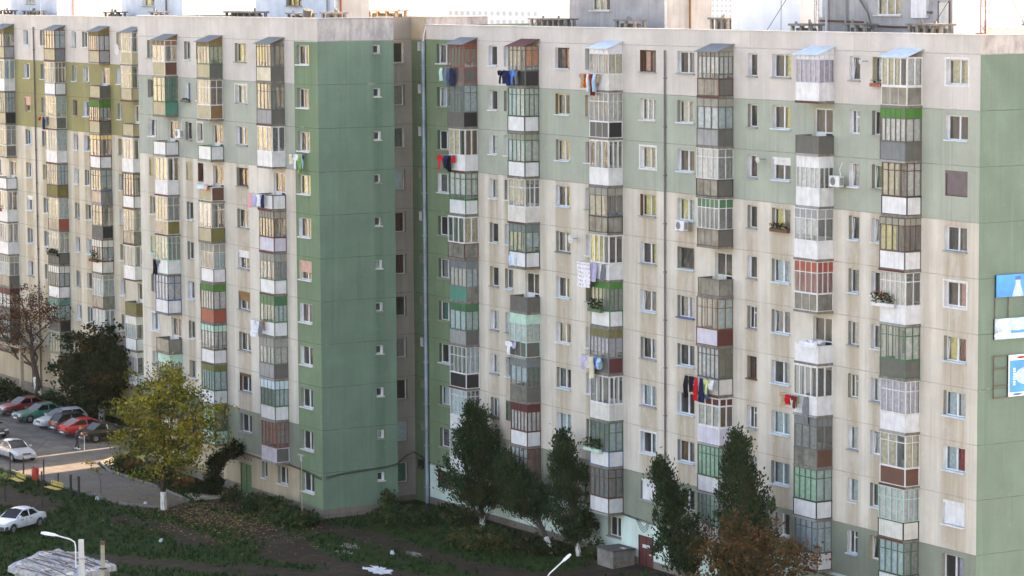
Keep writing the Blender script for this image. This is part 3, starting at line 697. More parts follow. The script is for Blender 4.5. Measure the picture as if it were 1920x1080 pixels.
def grassy(x,y):
    """0 bare earth .. 1 grass"""
    if y>-.4 and x>-55: return 0
    n=noise.noise(Vector((x*.22,y*.3,0)))*.5+noise.noise(Vector((x*.8,y*.9,5)))*.28
    g=1.12+n
    for pl,w in PATHS:
        d=seg_d(x,y,pl)
        if d<w+1.5: g-= (1.15 if d<w*.4 else 1.15*(w+1.5-d)/(w*.6+1.5))
    if y>-3.4 and x>-54: g-=.5*max(0,(y+3.4)/3)
    return max(0,min(1,g*1.5-.25))
def gz(x,y):
    h=0.0
    if -62<x<-10: 
        h+= .28*max(0,min(1,(y+5)/5))*max(0,min(1,(x+62)/8))
    h+=.05*noise.noise(Vector((x*.3,y*.3,2)))
    return GZ+h*(1 if -140<x<-5 and -60<y<12 else 0)
def axis_vals(a,b_,step,far):
    v=[a+i*step for i in range(int((b_-a)/step)+1)]
    o=[]; s_=step*3; x=a
    while x>-far: x-=s_; o.append(x); s_*=1.7
    o=o[::-1]+v; s_=step*3; x=v[-1]
    while x<far: x+=s_; o.append(x); s_*=1.7
    return o
xs=axis_vals(-132,-8,.6,9000); ys=axis_vals(-46,9.2,.6,9000)
gm=bpy.data.meshes.new('ground')
gv=[(x,y,gz(x,y)) for y in ys for x in xs]; nx=len(xs)
gm.from_pydata(gv,[],[(j*nx+i,j*nx+i+1,(j+1)*nx+i+1,(j+1)*nx+i) for j in range(len(ys)-1) for i in range(nx-1)])
ca=gm.color_attributes.new('cover','FLOAT_COLOR','POINT')
for k,(x,y,z) in enumerate(gv):
    near=-134<x<-6 and -48<y<10
    ca.data[k].color=((grassy(x,y) if near else .6),0 if near else 1,0,1)
m,nt,b=newmat('earth_and_grass')
pos=nd(nt,'ShaderNodeNewGeometry').outputs['Position']
at=nd(nt,'ShaderNodeAttribute'); at.attribute_name='cover'
sp=nd(nt,'ShaderNodeSeparateColor'); nt.links.new(at.outputs[0],sp.inputs[0])
dirt=mixc(nt,mrange(nt,noi(nt,pos,1.1,6,.7),.3,.7),(.018,.014,.010),(.06,.046,.033))
dirt=mixc(nt,mrange(nt,noi(nt,pos,7,5,.7),.6,.72,0,.5),dirt,(.10,.065,.025))
dirt=mixc(nt,mrange(nt,noi(nt,pos,11,3,.7),.64,.72,0,.35),dirt,(.2,.18,.15))
gr=mixc(nt,mrange(nt,noi(nt,pos,1.6,6,.7),.3,.7),(.007,.024,.006),(.026,.06,.014))
gr=mixc(nt,mrange(nt,noi(nt,pos,.5,3,.6),.5,.7,0,.6),gr,(.035,.028,.015))
fac=mth(nt,'ADD',sp.outputs[0],mrange(nt,noi(nt,pos,3.5,5,.7),.25,.75,-.35,.35))
c=mixc(nt,mrange(nt,fac,.35,.65),dirt,gr)
town=mixc(nt,mrange(nt,noi(nt,pos,.02,6,.7),.35,.65),(.2,.22,.2),(.36,.36,.36))  # distant town toned paler, haze put into its colour
c=mixc(nt,sp.outputs[1],c,town)
nt.links.new(c,b.inputs['Base Color']); b.inputs['Roughness'].default_value=.95; b.inputs['Specular IOR Level'].default_value=.15
bp=nd(nt,'ShaderNodeBump',Strength=.8,Distance=.08); nt.links.new(noi(nt,pos,5,6,.7),bp.inputs['Height']); nt.links.new(bp.outputs[0],b.inputs['Normal'])
gm.materials.append(m); gm.polygons.foreach_set('use_smooth',[True]*len(gm.polygons))
tag(link('ground',gm),kind='structure')
# road and parking lot
m,nt,b=newmat('worn_asphalt')
pos=nd(nt,'ShaderNodeNewGeometry').outputs['Position']
c=mixc(nt,mrange(nt,noi(nt,pos,.5,5,.65),.3,.7),(.075,.07,.066),(.17,.155,.14))
c=mixc(nt,mrange(nt,noi(nt,mapv(nt,pos,(.25,1.2,1)),1.0,4,.6),.5,.7,0,.6),c,(.06,.055,.052))
vo=nd(nt,'ShaderNodeTexVoronoi',Scale=.28); vo.feature='DISTANCE_TO_EDGE'; nt.links.new(pos,vo.inputs['Vector'])
c=mixc(nt,mrange(nt,vo.outputs[0],0.0,.03,.7,0),c,(.03,.028,.026))
c=mixc(nt,mrange(nt,noi(nt,pos,14,4,.7),.3,.7,0,.35),c,(.04,.038,.036))
c=mixc(nt,mrange(nt,noi(nt,pos,1.2,5,.7),.6,.7,0,.5),c,(.2,.165,.12))
sx=nd(nt,'ShaderNodeSeparateXYZ'); nt.links.new(pos,sx.inputs[0])
c=mixc(nt,mth(nt,'MULTIPLY',mrange(nt,sx.outputs[0],-88,-70,0,1),mrange(nt,noi(nt,pos,.8,5,.7),.35,.6,.25,.95)),c,(.135,.105,.075))
nt.links.new(c,b.inputs['Base Color']); b.inputs['Roughness'].default_value=.9
from mathutils.geometry import tessellate_polygon
q=MB(); P=[Vector((x,y,GZ+.045)) for x,y in ROAD]
# a fine edge that wanders a little
RP=[]
for a,b2 in zip(P,P[1:]+P[:1]):
    n=max(1,int((b2-a).length/1.2))
    for i in range(n):
        p=a.lerp(b2,i/n); RP.append(Vector((p.x+R.uniform(-.1,.1),p.y+R.uniform(-.1,.1),p.z)))
for t in tessellate_polygon([RP]): q.face([RP[i] for i in t],m)
tag(q.build('road'),kind='structure')
KERB=M('kerb_stone',(.17,.155,.14),.9,.3,2,streak=.3)
def kerb(pl,name='kerb'):
    q=MB()
    for (ax,ay),(bx_,by) in zip(pl,pl[1:]):
        d=math.hypot(bx_-ax,by-ay); n=max(1,int(d/1.0)); ux,uy=(bx_-ax)/d,(by-ay)/d
        for i in range(n):
            s0=d*(i+.5)/n; cx,cy=ax+ux*s0,ay+uy*s0
            q.obox((cx,cy,GZ+.05+R.uniform(-.02,.02)),(ux*(d/n/2-.012),uy*(d/n/2-.012),0),(-uy*.075,ux*.075,0),(0,0,.12),KERB)
    return tag(q.build(name),kind='structure')
kerb([(-92,-3.1),(-88.5,-5.9),(-85.5,-9.1),(-83.7,-11.05),(-79.6,-12.05),(-72.3,-11.95),(-65.5,-12.45)])
kerb([(-64.2,-14.9),(-67,-16.75),(-73.6,-17.15),(-79,-17.55),(-86,-18.05)])
q=MB()
q.face([(-83.2,-10.9,GZ+.07),(-79.6,-11.8,GZ+.07),(-79.0,-9.4,GZ+.07),(-83.0,-8.6,GZ+.07),(-85.5,-8.8,GZ+.07)],M('paving_slab',(.3,.25,.2),.9,.3,1.5))
q.face([(-68.5,-11.6,GZ+.06),(-65.6,-12.0,GZ+.06),(-64.6,-8.0,GZ+.06),(-67.9,-8.0,GZ+.06)],M('paving_slab',(.3,.25,.2)))
tag(q.build('pavement'),kind='structure')
# grass: tufts over the whole lawn
GM=[M('grass_blade_a',(.012,.040,.010),.9,.3,2,spec=.1),M('grass_blade_b',(.028,.07,.017),.9,.3,2,spec=.1),M('grass_blade_c',(.05,.05,.02),.9,.3,2,spec=.1),M('weed_leaf',(.008,.027,.011),.9,.3,2,spec=.1)]
q=MB(); RG=random.Random(3)
def inroad(x,y): return inpoly(x,y,ROAD)
cnt=0
while cnt<19000:
    x=RG.uniform(-92,-14); y=RG.uniform(-40,-.6)
    if y>-20+ (x+92)*-.1 and x<-60 and y>-9: continue
    if inroad(x,y) or RG.random()>grassy(x,y): continue
    if y>-8.3 and -83<x<-54.8 : continue
    cnt+=1; z=gz(x,y); hh=RG.uniform(.08,.26)*(1+.9*max(0,noise.noise(Vector((x*.3,y*.3,9)))))
    mt=GM[RG.choices((0,1,2,3),(5,4,1.6,3))[0]]
    for k in range(3):
        a=RG.uniform(0,2*PI); w_=RG.uniform(.03,.07); ox,oy=RG.uniform(-.12,.12),RG.uniform(-.12,.12); l=RG.uniform(-.1,.1)
        ca_,sa=math.cos(a)*w_,math.sin(a)*w_
        q.face([(x+ox-ca_,y+oy-sa,z-.02),(x+ox+ca_,y+oy+sa,z-.02),(x+ox+l+ca_*.3,y+oy+l+sa*.3,z+hh),(x+ox+l-ca_*.2,y+oy+l-sa*.2,z+hh*.9)],mt)
tag(q.build('grass'),'dark green rough grass with weeds between the block and the dirt paths','grass',kind='stuff')
# fallen leaves: nobody could count them
q=MB(); LF=[M('leaf_yellow_dead',(.33,.24,.06),.8,.3,5),M('leaf_brown_dead',(.17,.10,.045),.8,.3,5)]
for k in range(2600):
    x=RG.gauss(-60,5.5); y=RG.gauss(-13.6,2.2)
    if y>-8.3: continue
    z=gz(x,y)+(.06 if inroad(x,y) else .02); a=RG.uniform(0,6.3); s_=RG.uniform(.04,.09); c_,d_=math.cos(a)*s_,math.sin(a)*s_
    q.face([(x-c_,y-d_,z),(x+d_,y-c_,z+.03),(x+c_,y+d_,z+.015),(x-d_,y+c_,z+.02)],RG.choice(LF))
tag(q.build('fallen_leaves'),'yellow and brown fallen leaves scattered on the dirt path under the yellow tree','leaves',kind='stuff')
# pale scraps and patches on the lawn
PAT=M('pale_rubble',(.19,.18,.17),.9,.35,3); 
def patch(x,y,rx,ry,m_,label,name='concrete_patch'):
    q=MB(); n=30; z=gz(x,y)+.035
    pts=[(x+rx*(1+RG.uniform(-.5,.25))*math.cos(2*PI*i/n),y+ry*(1+RG.uniform(-.5,.25))*math.sin(2*PI*i/n),z) for i in range(n)]
    q.face(pts,m_); q.face([(p[0],p[1],z-.12) for p in reversed(pts)],m_)
    for a,b2 in zip(pts,pts[1:]+pts[:1]): q.face([(a[0],a[1],z-.12),(b2[0],b2[1],z-.12),b2,a],m_)
    tag(q.build(name),label,'rubble')
patch(-45.9,-10.8,1.0,.5,PAT,'upper of two flat grey rubble patches in the grass before the recess')
patch(-44.2,-12.1,.8,.45,PAT,'lower of two flat grey rubble patches in the grass before the recess')
patch(-38.2,-13.0,1.5,.75,M('white_rubble',(.62,.64,.68),.8,.3,3),'bright white patch of spilled plaster on bare earth','plaster_spill')
patch(-27.6,-8.6,1.0,.6,M('white_rubble',(.62,.64,.68)),'smaller white plaster spill in the grass left of the bin box','plaster_spill')
patch(-41.4,-8.9,.9,.4,PAT,'thin pale slab lying in grass along the trail')
for x,y,l in((-66.1,-15.4,'pale blue plastic bag lying on the dirt road'),(-53.4,-20.0,'white plastic bag lying in the dark grass'),(-42.2,-9.9,'tiny white litter bag near the rubble patches'),(-69.6,-17.3,'heap of white litter beside the iron posts')):
    q=MB(); k=9; z=gz(x,y)+(.04 if x<-60 else .02)
    tops=[(x+.2*math.cos(i*.7),y+.14*math.sin(i*.7),z) for i in range(k)]; c_=(x,y,z+.2)
    for a,b2 in zip(tops,tops[1:]+tops[:1]):
        mid=((a[0]+x)/2+RG.uniform(-.05,.05),(a[1]+y)/2+RG.uniform(-.05,.05),z+.17+RG.uniform(-.05,.06)); q.face([a,b2,mid],pm('P')); q.face([b2,c_,mid],pm('W'))
    tag(q.build('plastic_bag',None),l,'litter')
# ================================================================== trees and shrubs
def lm(name,c): return M(name,c,.85,.25,1.2,spec=.08)
TH=[lm('thuja_a',(.016,.036,.017)),lm('thuja_b',(.028,.056,.026)),lm('thuja_c',(.042,.07,.034)),lm('thuja_d',(.05,.055,.025))]
YL=[lm('yl_a',(.19,.17,.022)),lm('yl_b',(.32,.25,.03)),lm('yl_c',(.075,.09,.02)),lm('yl_d',(.19,.115,.03))]
DK=[lm('dk_a',(.012,.024,.012)),lm('dk_b',(.022,.036,.016)),lm('dk_c',(.05,.05,.025)),lm('dk_d',(.09,.06,.03))]
RD=[lm('rd_a',(.11,.05,.028)),lm('rd_b',(.16,.075,.035)),lm('rd_c',(.07,.04,.026))]
OR=[lm('or_a',(.125,.06,.025)),lm('or_b',(.075,.045,.02)),lm('or_c',(.05,.05,.02)),lm('or_d',(.17,.085,.035))]
WD=[lm('wd_a',(.012,.034,.015)),lm('wd_b',(.025,.055,.02)),lm('wd_c',(.05,.07,.03)),lm('wd_d',(.09,.08,.03))]
BARK=M('bark',(.055,.042,.034),.95,.4,4); LIME=M('limewash',(.62,.61,.58),.9,.25,3,streak=.3)
def leaf(q,p,s,m,rg,up=.3):
    a=Vector((rg.gauss(0,1),rg.gauss(0,1),rg.gauss(0,1)+up)); a.normalize(); b2=a.orthogonal(); b2.rotate(Matrix.Rotation(rg.uniform(0,6.3),3,a)); c_=a.cross(b2)
    b2*=s*rg.uniform(.7,1.3); c_*=s*rg.uniform(.4,.8); p=Vector(p)
    q.face([p-b2,p-c_*.9+b2*.1,p+b2,p+c_],m)
def limb(q,p0,p1,r0,r1,rg,n=5,wig=.12,m=BARK):
    p0,p1=Vector(p0),Vector(p1); L=(p1-p0).length; P=[];S=[]
    for i in range(n+1):
        t=i/n; p=p0.lerp(p1,t)
        if 0<i<n: p+=Vector((rg.gauss(0,1),rg.gauss(0,1),rg.gauss(0,.4)))*wig*L*.25
        P.append(p);S.append(r0+(r1-r0)*t)
    q.tube(P,S,m,6); return P
def broadleaf(name,label,base,blobs,pal,wts,n,size,trunk_h,tr,seed,lime=1.4,group=None,thin=1.0,lean=(0,0),cat='tree'):
    """blobs: (dx,dy,z above base,rx,ry,rz)"""
    rg=random.Random(seed); base=Vector((base[0],base[1],gz(base[0],base[1])-.05))
    t=thing(name,label,cat,base,0,group)
    q=MB(); top=Vector((lean[0],lean[1],trunk_h)); P=limb(q,(0,0,0),top,tr,tr*.7,rg,6,.06)
    tips=[]
    for bl in blobs:
        c_=Vector(bl[:3]); mid=P[rg.randint(3,6)]
        L=limb(q,mid,c_,tr*.45,tr*.16,rg,5,.2)
        for k in range(5):
            d=Vector((rg.gauss(0,1),rg.gauss(0,1),rg.gauss(.2,.8))); d.normalize()
            e=c_+Vector((d.x*bl[3],d.y*bl[4],d.z*bl[5]))*.9; K=limb(q,L[rg.randint(2,5)],e,tr*.14,tr*.03,rg,4,.2); tips.append(e)
            for kk in range(2):
                e2=e+Vector((rg.gauss(0,.5),rg.gauss(0,.5),rg.gauss(.1,.5))); limb(q,K[rg.randint(1,3)],e2,tr*.07,tr*.02,rg,3,.2)
    q.build('trunk',t)
    if lime:
        q=MB(); k=min(1,lime/trunk_h); q.tube([(0,0,-.02),P[0].lerp(P[-1],k*.5),P[0].lerp(P[-1],k)],[tr*1.06,tr*1.06-.0,tr*.98],LIME,8); q.build('limewash',t)
    q=MB()
    # leaves gather in sprays, so gaps stay open between them
    V=[bl[3]*bl[4]*bl[5] for bl in blobs]; sprays=[]
    for _ in range(int(n/60)):
        bl=rg.choices(blobs,V)[0]
        d=Vector((rg.gauss(0,1),rg.gauss(0,1),rg.gauss(0,1))); d.normalize(); rr=rg.random()**(.42)
        sprays.append((Vector(bl[:3])+Vector((d.x*bl[3],d.y*bl[4],d.z*bl[5]))*rr*(1+.18*rg.gauss(0,1)),rr))
    for c_,rr in sprays:
        w2=list(wts); 
        mm=rg.choices(range(len(pal)),w2)[0]; sr=rg.uniform(.2,.48)*thin
        for k in range(60):
            p=c_+Vector((rg.gauss(0,sr),rg.gauss(0,sr),rg.gauss(0,sr*.6)))
            leaf(q,p,size,pal[mm if rg.random()<.65 else rg.choices(range(len(pal)),w2)[0]],rg)
    q.build('crown',t); return t
def conifer(label,base,h,rad,seed,lean=(0,0),trunk=1.0,n=230,group='evergreen trees along the block',prof=None,lime=.9):
    rg=random.Random(seed); b_=Vector((base[0],base[1],gz(base[0],base[1])-.05)); t=thing('conifer_tree',label,'tree',b_,0,group)
    q=MB(); lx,ly=lean; 
    ax=lambda z: Vector((lx*(z/h)**1.3,ly*(z/h)**1.3,z))
    P=[ax(h*i/8)+Vector((rg.gauss(0,.04),rg.gauss(0,.04),0)) for i in range(9)]; q.tube(P,[.15*(1-i/9)+.015 for i in range(9)],BARK,7)
    q2=MB()
    for k in range(n):
        u=rg.random(); z=trunk+(h-trunk)*u**1.15
        u=(z-trunk)/(h-trunk)
        env=rad*(min(1,.35+u*3.2)*(1-u)**.62+.05)*(1+.5*noise.noise(Vector((z*1.3,seed,0)))+.35*noise.noise(Vector((z*.9,seed,math.floor(k%5)*3.1))))
        a=rg.uniform(0,2*PI); rr=env*rg.uniform(.2,1.2)
        c_=ax(z)+Vector((math.cos(a)*rr,math.sin(a)*rr,0)); st_=ax(max(.3,z-rr*.9-.3))
        if k%2==0: q.tube([st_,c_],[.025,.008],BARK,4)
        mm=rg.choices((0,1,2,3),(4,4,2,.8))[0]; s_=rg.uniform(.1,.25)
        for i in range(58):
            p=c_+Vector((rg.gauss(0,s_),rg.gauss(0,s_),rg.gauss(0,s_*1.35)))
            d=Vector((math.cos(a)*.5+rg.gauss(0,.35),math.sin(a)*.5+rg.gauss(0,.35),.9+rg.gauss(0,.3))); d.normalize()
            w_=d.cross(Vector((rg.gauss(0,1),rg.gauss(0,1),rg.gauss(0,1)))); w_.normalize(); L=rg.uniform(.08,.2); w_*=rg.uniform(.03,.07)
            q2.face([p-d*L*.5,p+w_,p+d*L,p-w_],TH[mm if rg.random()<.7 else rg.choice((0,1,2))])
    q.build('trunk',t); q2.build('crown',t)
    q=MB(); q.tube([P[0],ax(lime*.5),ax(lime)],[.17,.165,.155],LIME,8); q.build('limewash',t)
    return t
conifer('broad dark conifer with limewashed trunk covering the mint wall, nearest the recess',(-45.7,-1.6),7.5,2.35,11,(-1.2,0),1.6,260)
conifer('low dark conifer leaning to the left over its long limewashed bare trunk',(-36.5,-2.2),5.0,1.5,12,(-6.2,.2),2.2,170)
conifer('tall slim conifer standing alone left of the grey bin box',(-34.8,-1.4),7.1,1.4,13,(-1.75,0),1.2,190)
conifer('slim conifer with an open base standing right of the red entrance door',(-20.5,-3.0),7.3,1.5,14,(-3.2,0),1.9,190)
conifer('tallest conifer, dark and pointed, rising behind the rust coloured tree',(-14.6,-3.2),9.9,2.0,15,(-1.5,0),1.8,270)
broadleaf('deciduous_tree','rust orange autumn tree in front of the lower right balconies',(-13.0,-4.6),[(0,0,4.4,2.6,2.2,1.6),(2.4,0,3.9,1.6,1.6,1.3),(-2.4,0,3.2,1.7,1.5,1.1),(.2,0,5.7,1.4,1.3,1.0),(0,.3,2.4,2.6,1.8,1.0),(3.6,.4,4.8,1.3,1.0,1.1),(-3.2,0,2.0,1.4,1.2,.9)],OR,(3,3,3,1.6),7000,.08,2.0,.13,21,0,thin=1.25)
broadleaf('deciduous_tree','big yellow green autumn tree with a limewashed trunk beside the dirt path',(-63.8,-15.1),[(.2,0,4.2,3.4,3.0,1.9),(-3.6,.6,4.4,2.6,2.2,1.5),(3.9,.4,5.2,2.6,2.2,1.5),(.4,0,6.6,3.0,2.6,1.5),(2.2,0,7.9,2.1,2.0,1.1),(-1.6,0,8.1,2.0,1.9,1.1),(.8,0,9.1,1.5,1.4,.7),(.3,-.4,2.8,2.2,2.0,.9),(4.8,.3,7.0,1.7,1.5,1.0),(-4.3,0,6.0,1.8,1.6,1.0)],YL,(3,2.2,3.6,.7),11500,.088,2.7,.2,22,1.25,thin=1.2)
broadleaf('deciduous_tree','dense dark green tree with browning leaves behind the black parked car',(-103.0,-2.7),[(0,0,4.0,3.4,2.6,2.0),(-3.2,-.2,3.4,2.6,2.2,1.5),(2.4,0,4.6,1.9,1.8,1.6),(-.6,0,6.2,2.3,2.0,1.3),(.9,0,7.2,1.4,1.3,.8),(-4.8,0,4.0,2.0,1.6,1.2),(-2.4,0,2.0,2.8,2.0,1.0),(.8,0,1.8,2.4,2.0,1.0)],DK,(5,4,2,1),15000,.13,1.8,.22,23,1.2)
broadleaf('deciduous_tree','nearly bare reddish brown tree with a forked leaning trunk at far left',(-116.0,-2.6),[(-2.4,0,7.2,3.0,2.2,1.8),(-6.5,0,6.2,3.2,2.2,1.9),(1.6,0,7.6,2.4,1.8,1.2),(-4.2,0,8.6,2.6,2.0,1.0),(-9,0,5.4,2.6,2,1.8),(-5,0,4.6,3,1.6,1.0)],RD,(3,3,2),4200,.08,4.2,.26,24,2.0,thin=1.5,lean=(-1.7,0))
broadleaf('deciduous_tree','small leafless sapling with a few leaves beside the iron posts',(-71.6,-16.2),[(-.6,0,1.6,.5,.4,.5),(-1.0,0,2.2,.5,.4,.4)],YL,(1,1,2,1),160,.06,1.0,.025,25,0,thin=.6)
def shrub(label,x,y,rx,ry,rz,pal,wts,n,size,seed,name='shrub'):
    rg=random.Random(seed); z=gz(x,y); t=thing(name,label,'shrub',(x,y,z))
    q=MB(); q2=MB()
    for k in range(9):
        a=rg.uniform(0,6.28); e=(math.cos(a)*rx*.7,math.sin(a)*ry*.7,rz*rg.uniform(.7,1.5)); limb(q,(math.cos(a)*.1,math.sin(a)*.1,-.05),e,.03,.008,rg,4,.2)
    for k in range(int(n/24)):
        a=rg.uniform(0,6.28); u=rg.random()**.5; c_=Vector((math.cos(a)*rx*u,math.sin(a)*ry*u,rz*(.15+rg.random()*1.35*(1-u*u*.6)))); mm=rg.choices(range(len(pal)),wts)[0]
        for i in range(24): leaf(q2,c_+Vector((rg.gauss(0,.2),rg.gauss(0,.2),rg.gauss(0,.15))),size,pal[mm if rg.random()<.7 else rg.randrange(len(pal))],rg)
    q.build('stem',t); q2.build('foliage',t); return t
sh=[('long weedy hedge running along the foot of the cream wall left of the green corner',-58.8,-9.7,3.6,1.1,.6,WD,(4,4,2,1),2600,.12),
('round weedy bush at the foot of the green corner',-54.6,-10.2,1.9,1.2,.6,WD,(4,4,1,.3),1500,.12),
('low dark bush just left of the arbor',-68.6,-10.3,.8,.6,.4,DK,(4,4,1,0),600,.11),
('reddish autumn bush under the yellow tree beside the kerb',-70.3,-10.4,1.0,.8,.6,OR,(3,2,2,3),700,.1),
('dark green clipped bush at the rounded kerb corner',-81.4,-10.3,.9,.7,.55,WD,(4,3,1,0),700,.1),
('orange tinged bush next to the dark clipped bush',-79.0,-10.5,1.0,.7,.55,OR,(3,3,2,1),700,.1),
('long green hedge behind the yellow tree trunk',-75.4,-10.6,2.8,.8,.55,WD,(3,4,3,1),1800,.11),
('green weeds heaped in the recess corner',-51.2,-4.4,2.6,1.6,.6,WD,(5,3,1,0),1800,.12),
('spindly dark weed growing up the green end wall',-53.9,-3.6,1.1,.6,1.0,WD,(5,3,1,0),700,.1),
('broad weeds at the foot of the mint wall by the recess',-49.2,-1.6,2.4,1.2,.55,WD,(4,4,1,.3),1500,.11),
('yellowing bush below the broad conifer trunk',-41.2,-4.2,2.6,1.5,.8,WD,(2,3,3,4),2400,.11),
('dark weeds around the base of the leaning conifer',-38.0,-2.6,2.4,1.1,.45,DK,(4,4,1,0),1300,.11),
('leafy dark shrub against the mint wall under the small window',-33.6,-1.0,.8,.5,.75,WD,(5,4,1,0),500,.09),
('dark evergreen shrub filling the parking edge by the dark tree',-106.8,-3.4,2.6,1.3,1.1,DK,(5,3,1,0),1800,.13),
('dark hedge under the entrance canopy at far left',-118.8,-4.6,3.0,1.4,1.0,DK,(5,4,0,0),1600,.13),
('green shrub between the leaning trunk and the dark tree',-112.2,-3.6,1.6,1.2,.9,WD,(5,3,1,0),1000,.12),
('rose bush with red blooms beside the green double door',-64.2,-10.0,.9,.7,.6,WD,(3,3,1,1),600,.1),
('dark shrub right of the black car under the yellow tree',-88.6,-4.6,1.8,1.2,1.0,DK,(4,4,2,1),1300,.12)]
for i,a in enumerate(sh): shrub(*a,100+i)
# vine-covered arbor at the green double door
ar=thing('vine_arbor','dark ivy covered arbor arching over the path to the green double door','arbor',(-66.9,-9.95,GZ))
q=MB()
for x in(-.35,.35): q.tube([(x,0,0),(x,0,2.1),(x,.6,2.6),(x,1.9,3.0)],.03,DMETAL,6)
for y,z in((0,1.2),(0,2.1),(.6,2.6),(1.25,2.8),(1.9,3.0)): q.tube([(-.35,y,z),(.35,y,z)],.02,DMETAL,5)
q.build('frame',ar)
q=MB(); rg=random.Random(77)
for k in range(105):
    u=rg.random()
    if u<.5: c_=Vector((rg.gauss(-.1,.22),rg.gauss(-.05,.22),rg.uniform(.1,2.4)))
    else: t_=rg.random(); c_=Vector((rg.gauss(0,.28),t_*1.95,2.3+.75*t_+rg.gauss(0,.2)))
    for i in range(36): leaf(q,c_+Vector((rg.gauss(0,.17),rg.gauss(0,.17),rg.gauss(0,.17))),.1,DK[rg.choices((0,1,2),(6,3,.5))[0]],rg)
q.build('foliage',ar)
# ================================================================== cars
def carpaint(n,c):
    if n in MATS: return MATS[n]
    m,nt,b=newmat(n); pos=nd(nt,'ShaderNodeNewGeometry').outputs['Position']
    nt.links.new(mixc(nt,mrange(nt,noi(nt,pos,2.5,4),.35,.7),c,[v*.8+.012 for v in c]),b.inputs['Base Color'])
    b.inputs['Roughness'].default_value=.3; b.inputs['Coat Weight'].default_value=.6; b.inputs['Coat Roughness'].default_value=.12; MATS[n]=m; return m
CGL=M('car_glass',(.010,.012,.014),.12,.3,1.5,spec=.25); TYRE=M('tyre',(.02,.02,.02),.85,.2,5); RIM=M('rim',(.4,.41,.43),.35,.2,6,.6); BUMP=M('bumper_plastic',(.05,.055,.07),.6,.2,4); HLM=M('headlamp_glass',(.6,.62,.62),.1,.15,6,spec=.8); TLM=M('tail_lamp_red',(.4,.02,.015),.2,.2,6,spec=.7)
# outline stations from tail to nose as fractions of the length: (x, bonnet/boot height, half width)
SHAPES=dict(
 sedan=dict(low=[(-.5,.62,.80),(-.485,.86,.86),(-.40,.93,.93),(-.25,.95,.98),(-.1,.94,1),(.12,.92,1),(.22,.90,.99),(.32,.84,.96),(.44,.76,.9),(.485,.68,.84),(.5,.5,.8)],
   cab=(-.33,-.19,.03,.21),rh=1.40),
 saloon_box=dict(low=[(-.5,.6,.82),(-.49,.87,.87),(-.42,.92,.92),(-.25,.93,.96),(-.1,.91,.98),(.1,.89,.98),(.2,.88,.97),(.33,.83,.95),(.46,.75,.9),(.49,.66,.86),(.5,.5,.83)],cab=(-.34,-.22,.02,.2),rh=1.38),
 hatch=dict(low=[(-.5,.6,.84),(-.49,.9,.9),(-.42,.97,.95),(-.25,.97,.99),(-.1,.96,1),(.12,.95,1),(.24,.92,.98),(.34,.85,.94),(.45,.74,.88),(.49,.62,.8),(.5,.48,.76)],cab=(-.475,-.36,.03,.24),rh=1.48),
 fastback=dict(low=[(-.5,.6,.82),(-.49,.88,.87),(-.43,.94,.93),(-.25,.95,.98),(-.1,.94,1),(.12,.92,1),(.22,.9,.98),(.32,.84,.95),(.44,.75,.89),(.487,.65,.83),(.5,.48,.79)],cab=(-.45,-.22,.03,.22),rh=1.40))
